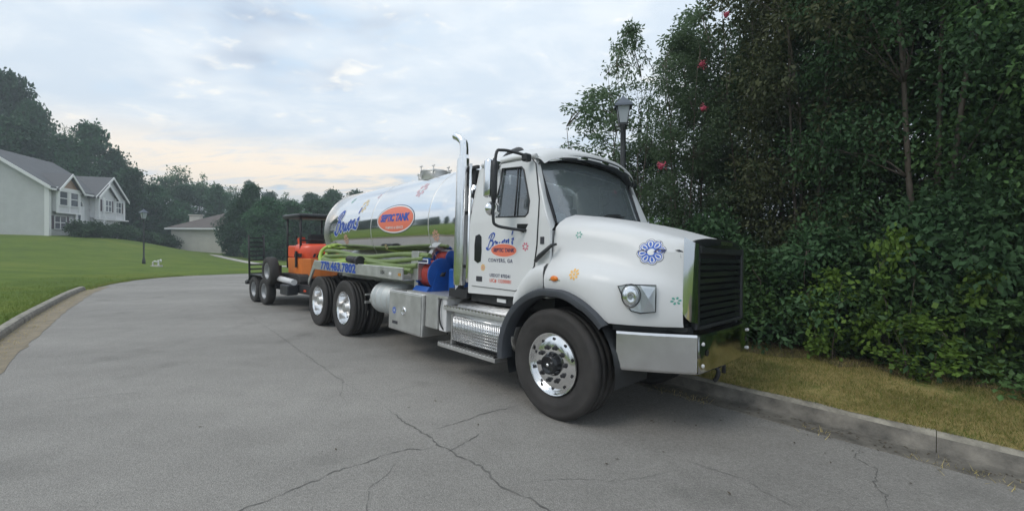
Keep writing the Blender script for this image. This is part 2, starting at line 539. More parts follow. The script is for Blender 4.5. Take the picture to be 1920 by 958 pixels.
class MB:
    def __init__(self):
        self.bm = bmesh.new()

    def add(self, other, fn=None):
        bm = self.bm
        mp = {}
        for v in other.verts:
            mp[v] = bm.verts.new(fn(v.co) if fn else v.co)
        for f in other.faces:
            try:
                nf = bm.faces.new([mp[v] for v in f.verts])
                nf.smooth = f.smooth
            except ValueError:
                pass
        other.free()
        return self

    def box(self, x0, x1, y0, y1, z0, z1, bev=0.0, seg=1, fn=None, smooth=False):
        b = bmesh.new()
        bmesh.ops.create_cube(b, size=1.0)
        for v in b.verts:
            v.co = Vector(((x0 + x1) / 2 + v.co.x * (x1 - x0), (y0 + y1) / 2 + v.co.y * (y1 - y0),
                           (z0 + z1) / 2 + v.co.z * (z1 - z0)))
        if bev > 0:
            bmesh.ops.bevel(b, geom=list(b.edges), offset=bev, segments=seg, affect='EDGES', profile=0.5)
            if smooth:
                for f in b.faces:
                    f.smooth = True
        return self.add(b, fn)

    def hull(self, pts):
        b = bmesh.new()
        for p in pts:
            b.verts.new(p)
        r = bmesh.ops.convex_hull(b, input=list(b.verts))
        loose = [v for v in b.verts if not v.link_faces]
        for v in loose:
            b.verts.remove(v)
        return self.add(b)

    def prism(self, poly, ax, t0, t1, fn=None, bev=0.0):
        """extrude a 2D polygon along axis ax (0,1,2) from t0 to t1"""
        b = bmesh.new()

        def mk(p, t):
            if ax == 0:
                return (t, p[0], p[1])
            if ax == 1:
                return (p[0], t, p[1])
            return (p[0], p[1], t)
        a = [b.verts.new(mk(p, t0)) for p in poly]
        c = [b.verts.new(mk(p, t1)) for p in poly]
        n = len(poly)
        b.faces.new(a)
        b.faces.new(list(reversed(c)))
        for i in range(n):
            b.faces.new([a[i], c[i], c[(i + 1) % n], a[(i + 1) % n]])
        bmesh.ops.recalc_face_normals(b, faces=list(b.faces))
        if bev > 0:
            bmesh.ops.bevel(b, geom=list(b.edges), offset=bev, segments=1, affect='EDGES')
        return self.add(b, fn)

    def tube(self, pts, r, n=8, cap=True, smooth=True, closed=False):
        bm = self.bm
        pts = [Vector(p) for p in pts]
        m = len(pts)
        rs = r if isinstance(r, (list, tuple)) else [r] * m
        rings = []
        up = None
        for i, p in enumerate(pts):
            if closed:
                d = (pts[(i + 1) % m] - pts[i - 1])
            else:
                d = (pts[min(i + 1, m - 1)] - pts[max(i - 1, 0)])
            if d.length < 1e-9:
                d = Vector((0, 0, 1))
            d.normalize()
            if up is None:
                up = Vector((0, 0, 1)) if abs(d.z) < 0.9 else Vector((1, 0, 0))
            s = d.cross(up)
            if s.length < 1e-6:
                s = d.cross(Vector((0, 1, 0)))
            s.normalize()
            up = s.cross(d).normalized()
            rings.append([bm.verts.new(p + (s * math.cos(2 * PI * k / n) + up * math.sin(2 * PI * k / n)) * rs[i])
                          for k in range(n)])
        rng = range(m if closed else m - 1)
        for i in rng:
            a, c = rings[i], rings[(i + 1) % m]
            for k in range(n):
                f = bm.faces.new([a[k], a[(k + 1) % n], c[(k + 1) % n], c[k]])
                f.smooth = smooth
        if cap and not closed:
            bm.faces.new(rings[0])
            bm.faces.new(list(reversed(rings[-1])))
        return self

    def lathe(self, prof, origin, axis='y', n=32, smooth=True, close=False, a0=0.0, a1=2 * PI):
        """prof: list of (radius, offset along axis)"""
        bm = self.bm
        o = Vector(origin)
        full = abs(a1 - a0 - 2 * PI) < 1e-6
        cnt = n if full else n + 1
        rings = []
        for (r, t) in prof:
            ring = []
            for k in range(cnt):
                a = a0 + (a1 - a0) * k / n
                c, s = math.cos(a) * r, math.sin(a) * r
                if axis == 'y':
                    v = Vector((c, t, s))
                elif axis == 'x':
                    v = Vector((t, c, s))
                else:
                    v = Vector((c, s, t))
                ring.append(bm.verts.new(o + v))
            rings.append(ring)
        m = len(prof)
        for i in range(m if close else m - 1):
            a, c = rings[i], rings[(i + 1) % m]
            for k in range(n):
                k2 = (k + 1) % cnt
                try:
                    f = bm.faces.new([a[k], a[k2], c[k2], c[k]])
                    f.smooth = smooth
                except ValueError:
                    pass
        return self

    def disc(self, c, r, axis='y', n=24):
        bm = self.bm
        c = Vector(c)
        vs = []
        for k in range(n):
            a = 2 * PI * k / n
            x, y = math.cos(a) * r, math.sin(a) * r
            vs.append(bm.verts.new(c + (Vector((x, 0, y)) if axis == 'y' else Vector((0, x, y)) if axis == 'x' else Vector((x, y, 0)))))
        bm.faces.new(vs)
        return self

    def grid(self, rows, smooth=True, closed=False):
        """rows: list of lists of points"""
        bm = self.bm
        vv = [[bm.verts.new(p) for p in r] for r in rows]
        for i in range(len(vv) - 1):
            m = len(vv[i])
            for j in range(m if closed else m - 1):
                try:
                    f = bm.faces.new([vv[i][j], vv[i][(j + 1) % m], vv[i + 1][(j + 1) % m], vv[i + 1][j]])
                    f.smooth = smooth
                except ValueError:
                    pass
        return self

    def plate(self, outer, holes, fn, th, cuts=(), cuts_a=()):
        """2D outline (a,b) with holes, filled, cut at the given b lines, given thickness and mapped by fn(a,b,t)"""
        b = bmesh.new()
        es = []
        for loop in [outer] + list(holes):
            vs = [b.verts.new((p[0], p[1], 0)) for p in loop]
            for i in range(len(vs)):
                es.append(b.edges.new((vs[i], vs[(i + 1) % len(vs)])))
        bmesh.ops.triangle_fill(b, use_beauty=True, use_dissolve=False, edges=es)
        for c in cuts:
            bmesh.ops.bisect_plane(b, geom=list(b.verts) + list(b.edges) + list(b.faces), plane_co=(0, c, 0), plane_no=(0, 1, 0))
        for c in cuts_a:
            bmesh.ops.bisect_plane(b, geom=list(b.verts) + list(b.edges) + list(b.faces), plane_co=(c, 0, 0), plane_no=(1, 0, 0))
        if th:
            r = bmesh.ops.extrude_face_region(b, geom=list(b.faces))
            for g in r['geom']:
                if isinstance(g, bmesh.types.BMVert):
                    g.co.z = th
        for v in b.verts:
            v.co = Vector(fn(v.co.x, v.co.y, v.co.z))
        bmesh.ops.recalc_face_normals(b, faces=list(b.faces))
        return self.add(b)

    def build(self, name, m, parent=None, smooth=None, recalc=True, flat_angle=None, merge=False):
        bm = self.bm
        if merge:
            bmesh.ops.remove_doubles(bm, verts=list(bm.verts), dist=1e-5)
        if recalc:
            bmesh.ops.recalc_face_normals(bm, faces=list(bm.faces))
        if smooth is not None:
            for f in bm.faces:
                f.smooth = smooth
        me = bpy.data.meshes.new(name)
        bm.to_mesh(me)
        bm.free()
        if flat_angle is not None:
            try:
                me.set_sharp_from_angle(angle=R(flat_angle))
            except Exception:
                pass
        me.materials.append(m if not isinstance(m, str) else MT[m])
        return link(bpy.data.objects.new(name, me), parent)


def copy_tree(o, parent=None):
    c = o.copy()
    COL.objects.link(c)
    if parent is not None:
        c.parent = parent
    for ch in [x for x in bpy.data.objects if x.parent == o]:
        copy_tree(ch, c)
    return c


def catmull(pts, k=8):
    P = [Vector(p) for p in pts]
    out = []
    for i in range(len(P) - 1):
        p0, p1, p2, p3 = P[max(i - 1, 0)], P[i], P[i + 1], P[min(i + 2, len(P) - 1)]
        for j in range(k):
            t = j / k
            out.append(0.5 * ((2 * p1) + (p2 - p0) * t + (2 * p0 - 5 * p1 + 4 * p2 - p3) * t * t + (3 * p1 - p0 - 3 * p2 + p3) * t ** 3))
    out.append(P[-1].copy())
    return out

# ------------------------------------------------------------------ site frame: u forward along the kerb, v across the road
O2 = Vector((0.4695, 3.980, 0))
TH = R(44.067)
FW = Vector((math.sin(TH), -math.cos(TH), 0))
NV = Vector((math.cos(TH), math.sin(TH), 0))


def S(u, v, z=0.0):
    p = O2 + FW * u + NV * v
    return Vector((p.x, p.y, z))


def uv_of(x, y):
    d = Vector((x, y, 0)) - O2
    return d.dot(FW), d.dot(NV)


def sstep(x, a, b):
    t = np.clip((x - a) / (b - a), 0, 1)
    return t * t * (3 - 2 * t)


def Hroad(x, y):
    u, v = uv_of(x, y)
    return -0.0390 * min(max(v, 0), 2.2) * float(sstep(u, -22, -12))


TP = np.array([
    (-8.9, 7.3, .12), (-11.2, 9.9, .12), (-15.2, 14.8, .07), (-17.3, 20, .04), (-14.5, 23, .03), (-8, 24.6, .03), (8, 29, .05), (30, 37, .1),
    (-26, 29.6, .17), (-44.6, 40, 2.35), (-49.6, 53, 2.1), (-41, 45, 1.9), (-44.8, 55, .85), (-36, 50, .2), (-24, 38, -.2),
    (-50, 38, 2.5), (-32, 24, .9), (-25, 15, .8), (-44, 60, .6), (-37, 62, .5), (-70, 70, 5), (-90, 40, 6), (-30, 5, 1.0), (-15, -5, .4), (-5, -8, .15),
    (-40, -20, 1), (0, 60, -.3), (50, 80, 0), (-30, 90, 1.5), (-120, 120, 7), (120, 150, 0), (60, 0, .4), (-60, 20, 2.6), (0, -60, .3), (-60, -60, 1)])


def _tps_k(r2):
    return np.where(r2 > 0, r2 * np.log(r2 + 1e-12), 0)


_n = len(TP)
_r2 = ((TP[:, None, :2] - TP[None, :, :2]) ** 2).sum(-1)
_A = np.zeros((_n + 3, _n + 3))
_A[:_n, :_n] = _tps_k(_r2) + np.eye(_n) * 5
_A[:_n, _n] = 1
_A[:_n, _n + 1:] = TP[:, :2]
_A[_n:, :_n] = _A[:_n, _n:].T
_W = np.linalg.solve(_A, np.concatenate([TP[:, 2], np.zeros(3)]))


def Hn(X, Y):
    X = np.asarray(X, float)
    Y = np.asarray(Y, float)
    r2 = (X[..., None] - TP[:, 0]) ** 2 + (Y[..., None] - TP[:, 1]) ** 2
    z = (_tps_k(r2) * _W[:_n]).sum(-1) + _W[_n] + _W[_n + 1] * X + _W[_n + 2] * Y
    z = np.clip(z, -0.8, 8)
    u = (X - O2.x) * FW.x + (Y - O2.y) * FW.y
    v = (X - O2.x) * NV.x + (Y - O2.y) * NV.y
    zr = 0.06 + 0.035 * np.clip(v - 2.3, 0, 6)
    w = sstep(v, 0, 2) * sstep(u, -22, -12)
    return z * (1 - w) + zr * w


def H(x, y):
    return float(Hn(np.array([x]), np.array([y]))[0])


LEFT = [S(16, -5.0), S(4, -4.75), S(-4, -4.6), Vector((-8.93, 7.25, 0)), Vector((-11.6, 10.3, 0)), Vector((-15.2, 14.8, 0)), Vector((-16.9, 18.0, 0)),
        Vector((-17.15, 20.3, 0)), Vector((-16.0, 22.0, 0)), Vector((-14.3, 22.95, 0)), Vector((-11, 23.8, 0)), Vector((-4, 25.5, 0)),
        Vector((8, 29, 0)), Vector((30, 36, 0)), Vector((70, 50, 0)), Vector((140, 75, 0))]
RIGHT = [S(16, 1.99), S(4, 1.99), S(-4, 2.05), S(-9, 2.12), S(-11, 2.1), Vector((-7.2, 15.1, 0)), Vector((-7.7, 16.4, 0)), Vector((-7.3, 17.4, 0)),
         Vector((-6.2, 18.2, 0)), Vector((-4, 19.3, 0)), Vector((0, 20.6, 0)), Vector((4, 21.8, 0)), Vector((12, 24, 0)), Vector((30, 29.5, 0)),
         Vector((70, 43, 0)), Vector((140, 68, 0))]
LP = catmull(LEFT, 12)
RP = catmull(RIGHT, 12)


def normals(P, side):
    out = []
    for i in range(len(P)):
        d = P[min(i + 1, len(P) - 1)] - P[max(i - 1, 0)]
        n = Vector((-d.y, d.x, 0)).normalized() * side
        out.append(n)
    return out


LN = normals(LP, -1)     # pointing away from the road (towards the lawn)
RN = normals(RP, 1)
if LN[20].dot(NV) > 0:
    LN = [-n for n in LN]
if RN[20].dot(NV) < 0:
    RN = [-n for n in RN]

# -- road sheet
b = MB()
rows = []
for i in range(len(LP)):
    row = []
    for k in range(13):
        p = LP[i].lerp(RP[i], k / 12)
        row.append((p.x, p.y, Hroad(p.x, p.y)))
    rows.append(row)
b.grid(rows, smooth=True)
road = b.build('road', 'asphalt')
tag(road, 'grey worn asphalt road with cracks curving away to the right', None, None, 'structure')

# -- cracks in the asphalt: narrow dark grooves
CR = [[(-1.32, 4.34), (-0.97, 3.93), (-0.77, 3.74), (-0.64, 3.54), (-0.49, 3.45), (-0.34, 3.31), (-0.16, 3.13), (-0.06, 2.93), (0.09, 2.81), (0.24, 2.68), (0.5, 2.4)],
      [(-1.95, 2.5), (-1.75, 2.68), (-1.58, 2.86), (-1.35, 3.09), (-1.11, 3.32), (-0.89, 3.48), (-0.52, 3.5)], [(-0.69, 3.84), (-0.32, 4.16), (0.09, 4.45)],
      [(-0.51, 3.45), (-0.41, 3.61), (-0.27, 3.77)], [(-1.39, 4.8), (-1.16, 5.04), (-0.89, 5.31)], [(-5.29, 4.3), (-4.91, 4.56), (-4.57, 4.69), (-4.19, 4.8)],
      [(-7.62, 6.19), (-6.95, 6.31), (-6.38, 6.55), (-5.37, 6.55), (-4.8, 7.06), (-4.35, 7.37)], [(3.03, 3.64), (2.84, 3.43), (2.86, 3.24), (2.62, 3.02), (2.6, 2.9), (2.43, 2.68)],
      [(-8.81, 12.73), (-5.69, 9.24), (-3.91, 7.25), (-2.39, 5.49), (-1.32, 4.34)]]
CR += [[(-0.05, 2.95), (0.35, 3.05), (0.8, 3.02), (1.25, 3.15)], [(-2.39, 5.49), (-2.1, 5.2), (-1.95, 4.7), (-1.7, 4.35)], [(-0.9, 3.3), (-1.0, 2.9), (-0.85, 2.5)], [(1.4, 3.3), (1.7, 3.05), (1.9, 2.6)]]
CW = [0.009, 0.0055, 0.005, 0.005, 0.003, 0.003, 0.004, 0.005, 0.004, 0.0025, 0.0025, 0.0025, 0.0025]
rng = random.Random(4)
for path, w in zip(CR, CW):
    pts = []
    for i in range(len(path) - 1):
        a, c = Vector(path[i] + (0,)), Vector(path[i + 1] + (0,))
        n = max(2, int((c - a).length / 0.035))
        for k in range(n):
            p = a.lerp(c, k / n)
            pts.append(p + Vector((rng.gauss(0, 1), rng.gauss(0, 1), 0)) * (0.008 if w > 0.0035 else 0.005)
                       + Vector((noise.noise(p * 4), noise.noise(p * 4 + Vector((9, 9, 9))), 0)) * 0.03)
    b = MB()
    rws = []
    for i, p in enumerate(pts):
        d = (pts[min(i + 1, len(pts) - 1)] - pts[max(i - 1, 0)]).normalized()
        nn_ = Vector((-d.y, d.x, 0))
        ww = w * rng.uniform(0.15, 1.0) * min(1, 6 * min(i + 1, len(pts) - i) / len(pts))
        z = Hroad(p.x, p.y) + 0.004
        q1, q2 = p + nn_ * ww, p - nn_ * ww
        rws.append([(q1.x, q1.y, z), (q2.x, q2.y, z)])
    b.grid(rws, smooth=False)
    b.build('crack', 'crack', road)


# -- ground: one sheet to the horizon, dipping under the road
def in_road_dist():
    pass


poly = [(p.x, p.y) for p in LP] + [(p.x, p.y) for p in reversed(RP)]


def inside(X, Y, pl):
    c = np.zeros(X.shape, bool)
    j = len(pl) - 1
    for i in range(len(pl)):
        xi, yi = pl[i]
        xj, yj = pl[j]
        cond = ((yi > Y) != (yj > Y)) & (X < (xj - xi) * (Y - yi) / (yj - yi + 1e-12) + xi)
        c ^= cond
        j = i
    return c


gx = np.concatenate([[-900, -500, -300, -220, -170], np.arange(-140, -60, 5), np.arange(-60, 45, 0.9), np.arange(45, 150, 5), [170, 220, 300, 500, 900]])
gy = np.concatenate([[-900, -500, -300, -200, -130, -90, -60, -40], np.arange(-30, 66, 0.9), np.arange(66, 150, 5), [170, 220, 300, 500, 900, 1500]])
GX, GY = np.meshgrid(gx, gy)
GZ = Hn(np.clip(GX, -150, 170), np.clip(GY, -130, 200))
big = poly
m_in = inside(GX, GY, poly)
# widen by one cell
mm = m_in.copy()
for sx in (-1, 0, 1):
    for sy in (-1, 0, 1):
        mm |= np.roll(np.roll(m_in, sx, 1), sy, 0)
GZ = np.where(mm, GZ - 0.45, GZ)
nx, ny = len(gx), len(gy)
V = np.stack([GX.ravel(), GY.ravel(), GZ.ravel()], 1)
ii = np.arange(nx * ny).reshape(ny, nx)
F = np.stack([ii[:-1, :-1].ravel(), ii[:-1, 1:].ravel(), ii[1:, 1:].ravel(), ii[1:, :-1].ravel()], 1)
ground = link(bpy.data.objects.new('ground', np_mesh('ground', V, F, MT['lawn'], True)))
tag(ground, 'rolling mown lawn and open ground reaching to the horizon', None, None, 'structure')


def ribbon(P, Nn, offs, i0, i1, zf, name, m, jit=None):
    rws = []
    rg = random.Random(name)
    for i in range(i0, i1):
        row = []
        for k, o in enumerate(offs):
            oo = o
            if jit and jit[k]:
                oo = o + rg.uniform(-1, 1) * jit[k]
            p = P[i] + Nn[i] * oo
            row.append((p.x, p.y, zf(p.x, p.y, oo, i)))
        rws.append(row)
    b = MB()
    b.grid(rws, smooth=True)
    return b.build(name, m)


def resample(P, step):
    out = [P[0]]
    acc = 0
    for a, c in zip(P[:-1], P[1:]):
        L_ = (c - a).length
        d = step - acc
        while d <= L_:
            out.append(a.lerp(c, d / L_))
            d += step
        acc = (acc + L_) % step if L_ + acc >= step else acc + L_
    return out


KEND = next(i for i, p in enumerate(LP) if p.x < -15.0)       # the left kerb stops here
LF = resample(LP[:140], 0.3)
LFN = normals(LF, 1)
if LFN[30].dot(NV) > 0:
    LFN = [-n for n in LFN]
RF = resample(RP[:110], 0.3)
RFN = normals(RF, 1)
if RFN[30].dot(NV) < 0:
    RFN = [-n for n in RFN]
KE = min(range(len(LF)), key=lambda i: (LF[i] - Vector((-15.4, 15.1, 0))).length)

o = ribbon(LF, LFN, [0.14, 0.5, 1.0, 1.7, 2.4], 0, KE, lambda x, y, o_, i: max(H(x, y), 0.0) * min(1, o_ / 1.2) + 0.135 * max(0, 1 - o_ / 1.2) + 0.01, 'lawn_edge', 'lawn')
tag(o, 'green lawn edge behind the left kerb', None, None, 'structure')
o = ribbon(LF, LFN, [-0.10, 0.1, 0.5, 1.0, 1.7, 2.4], KE - 1, len(LF), lambda x, y, o_, i: H(x, y) * min(1, max(0, o_) / 1.2) + 0.012 + 0.01 * max(0, min(o_, 1)), 'lawn_bank', 'lawn', [0.07, 0.03, 0, 0, 0, 0])
tag(o, 'grass running straight onto the asphalt where the left kerb ends', None, None, 'structure')
o = ribbon(RF, RFN, [0.15, 0.45, 1.1, 1.8, 3.0], 0, len(RF), lambda x, y, o_, i: H(x, y) + 0.008 if o_ > 0.4 else Hroad(x, y) + 0.15, 'grass_verge', 'verge', [0.025, 0, 0, 0, 0])
tag(o, 'dry yellowish grass verge between right kerb and bushes', None, None, 'structure')
o = ribbon(RF, RFN, [1.75, 2.0, 2.4, 3.2, 4.8], 0, len(RF), lambda x, y, o_, i: H(x, y) + 0.016, 'leaf_litter', 'litter', [0.22, 0.1, 0, 0, 0])
tag(o, 'brown leaf litter under the roadside bushes', None, None, 'structure')
# dirt in the left gutter, tapering out at the kerb end
o = ribbon(LF, LFN, [-0.42, -0.2, 0.02], 0, KE + 4, lambda x, y, o_, i: Hroad(x, y) + 0.006 + 0.02 * max(0, (o_ + 0.42)), 'gutter_dirt', 'dirt', [0.03, 0.02, 0])
tag(o, 'sandy dirt and dead grass lying in the left gutter', None, None, 'structure')


def kerb(P, Nn, i0, i1, prof, name, label, seg, m):
    """poured kerb in sections with open joints; profile is (offset, height)"""
    root = None
    i = i0
    rg = random.Random(5)
    while i < i1 - 1:
        j = min(i + seg, i1 - 1)
        b = MB()
        rws = []
        for k in range(i, j + 1):
            p0, n0_ = P[k], Nn[k]
            sh = 0.0
            if k == i:
                p0 = P[k].lerp(P[k + 1], 0.008)
            if k == j:
                p0 = P[k].lerp(P[k - 1], 0.008)
            row = []
            for (o_, z) in prof:
                q = p0 + n0_ * (o_ + rg.uniform(-.003, .003))
                row.append((q.x, q.y, Hroad(q.x, q.y) + z + rg.uniform(-.002, .002)))
            rws.append(row)
        b.grid(rws, smooth=False)
        bm = b.bm
        bm.verts.ensure_lookup_table()
        npf = len(prof)
        for row0 in (0, len(rws) - 1):
            vs = [bm.verts[row0 * npf + q] for q in range(npf)]
            try:
                bm.faces.new(vs)
            except ValueError:
                pass
        ob = b.build('kerb' if root is None else 'kerb_section', m, root, recalc=True)
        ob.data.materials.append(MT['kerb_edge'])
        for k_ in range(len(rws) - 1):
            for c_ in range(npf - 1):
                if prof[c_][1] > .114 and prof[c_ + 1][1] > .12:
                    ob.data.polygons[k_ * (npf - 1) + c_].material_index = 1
        if root is None:
            root = ob
            tag(ob, label, None, None, 'structure')
        i = j
    return root


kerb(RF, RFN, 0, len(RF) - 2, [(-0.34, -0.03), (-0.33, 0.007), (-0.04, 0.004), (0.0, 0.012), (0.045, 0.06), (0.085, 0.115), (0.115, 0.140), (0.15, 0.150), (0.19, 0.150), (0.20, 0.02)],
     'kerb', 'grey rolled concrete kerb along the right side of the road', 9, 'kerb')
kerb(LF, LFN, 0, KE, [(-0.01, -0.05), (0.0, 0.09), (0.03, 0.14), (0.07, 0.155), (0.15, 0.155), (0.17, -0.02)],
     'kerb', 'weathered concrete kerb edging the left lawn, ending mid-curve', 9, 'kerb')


# ------------------------------------------------------------------ grass blades
def blades(name, label, pts, hmin, hmax, w, m, seed, lean=0.5):
    rg = np.random.default_rng(seed)
    P = np.asarray(pts)
    n = len(P)
    a = rg.uniform(0, 2 * PI, n)
    h = rg.uniform(hmin, hmax, n)
    l = rg.uniform(0.1, lean, n) * h
    b_ = rg.uniform(0, 2 * PI, n)
    wv = np.stack([np.cos(a), np.sin(a), np.zeros(n)], 1) * w
    top = P + np.stack([np.cos(b_) * l, np.sin(b_) * l, h], 1)
    V = np.concatenate([P - wv, P + wv, top], 0)
    i = np.arange(n)
    F = np.stack([i, i + n, i + 2 * n], 1)
    o = link(bpy.data.objects.new(name, np_mesh(name, V, F, m)))
    return tag(o, label, 'grass', None, 'stuff')


def verge_pts(n, u0, u1, v0, v1, seed, zoff=0.0):
    rg = np.random.default_rng(seed)
    u = rg.uniform(u0, u1, n)
    v = v0 + (v1 - v0) * rg.random(n)
    X = O2.x + FW.x * u + NV.x * v
    Y = O2.y + FW.y * u + NV.y * v
    nz = np.array([noise.noise(Vector((x * 1.6, y * 1.6, 0))) for x, y in zip(X, Y)])
    k = nz > -0.45 + 0.5 * rg.random(n) - 0.25
    vv_ = (X - O2.x) * NV.x + (Y - O2.y) * NV.y
    Z = np.where(vv_ < 2.45, np.minimum(Hn(X, Y), .062), Hn(X, Y)) + zoff
    return np.stack([X, Y, Z], 1)[k]


blades('dry_grass', 'short dry yellow grass on the right verge', verge_pts(60000, -2.5, 4.6, 2.13, 4.25, 1, 0.005), 0.02, 0.06, 0.0022, MT['blade_d'], 11, 1.2)
blades('green_grass', 'short green grass mixed into the right verge', verge_pts(36000, -2.5, 4.6, 2.13, 4.1, 2, 0.005), 0.02, 0.055, 0.0022, MT['blade_g'], 12, 1.0)
_rg = np.random.default_rng(8)
_pts = []
for i in range(30, KE + 22):
    for _ in range(420):
        t = _rg.random() ** 1.6 * 2.6 + (0.16 if i < KE else -0.08)
        p = LF[i].lerp(LF[i + 1], _rg.random()) + LFN[i] * t
        _pts.append((p.x, p.y, (max(H(p.x, p.y), 0.0) * min(1, max(0, t) / 1.2) + (0.135 if i < KE else 0.01) * max(0, 1 - t / 1.2))))
blades('lawn_grass', 'mown green grass standing along the left road edge', _pts, 0.03, 0.075, 0.004, MT['blade_g'], 13, 0.8)
_pts = []
for i in range(30, KE):
    for _ in range(26):
        p = LF[i].lerp(LF[i + 1], _rg.random()) + LFN[i] * (-0.02 - 0.3 * _rg.random() ** 2)
        _pts.append((p.x, p.y, 0.005))
for i in range(KE, KE + 24):
    for _ in range(60):
        p = LF[i].lerp(LF[i + 1], _rg.random()) + LFN[i] * (-0.08 + 0.22 * _rg.random())
        _pts.append((p.x, p.y, 0.01))
for _ in range(700):
    u_ = -3 + 7 * _rg.random()
    if noise.noise(Vector((u_ * 1.3, 0, 0))) > 0.05:
        p = S(u_, 1.70 + 0.06 * _rg.normal())
        _pts.append((p.x, p.y, Hroad(p.x, p.y)))
blades('gutter_grass', 'dead straw-coloured grass tufts growing along both gutters', _pts, 0.02, 0.06, 0.003, MT['blade_d'], 14, 1.5)


# dead leaves and grit blown against the right kerb and over the asphalt
_V, _F = [], []
for k in range(520):
    u_ = -3 + 7.5 * _rg.random()
    v_ = 1.93 - abs(_rg.normal()) * (.12 if k < 400 else 1.6)
    p = S(u_, v_)
    a_, s_ = _rg.random() * 6.28, .006 + .014 * _rg.random()
    z_ = Hroad(p.x, p.y) + .006
    q_ = len(_V)
    for e_ in range(4):
        r_ = s_ * (1.0 if e_ % 2 == 0 else .45)
        _V.append((p.x + math.cos(a_ + e_ * PI / 2) * r_, p.y + math.sin(a_ + e_ * PI / 2) * r_, z_ + .006 * _rg.random()))
    _F.append((q_, q_ + 1, q_ + 2, q_ + 3))
tag(link(bpy.data.objects.new('fallen_leaves', np_mesh('fallen_leaves', _V, _F, MT['litter']))), 'small dry leaves and grit lying along the right gutter', 'leaves', None, 'stuff')

# ------------------------------------------------------------------ foliage
def leaf_arrays(C, Rr, cnt, size, width, seed, flat=0.75, droop=0.0):
    rg = np.random.default_rng(seed)
    C = np.asarray(C, float)
    Rr = np.asarray(Rr, float)
    idx = np.repeat(np.arange(len(C)), cnt)
    n = len(idx)
    d = rg.normal(size=(n, 3))
    d /= np.linalg.norm(d, axis=1)[:, None] + 1e-9
    rad = rg.random(n) ** 0.45
    P = C[idx] + d * (rad * Rr[idx])[:, None] * np.array([1, 1, flat])
    ax = rg.normal(size=(n, 3)) * 0.8 + d * 0.7
    ax[:, 2] -= 0.25 + droop
    ax /= np.linalg.norm(ax, axis=1)[:, None] + 1e-9
    up = rg.normal(size=(n, 3)) * 0.75 + np.array([0, 0, 1.0])
    sd_ = np.cross(ax, up)
    sd_ /= np.linalg.norm(sd_, axis=1)[:, None] + 1e-9
    s = size * rg.uniform(0.6, 1.3, n)[:, None]
    base = P
    mid = P + ax * s * 0.5
    V = np.stack([base, mid + sd_ * s * width, P + ax * s, mid - sd_ * s * width], 1).reshape(-1, 3)
    F = np.arange(n * 4).reshape(-1, 4)
    return V, F


TREE_CACHE = {}


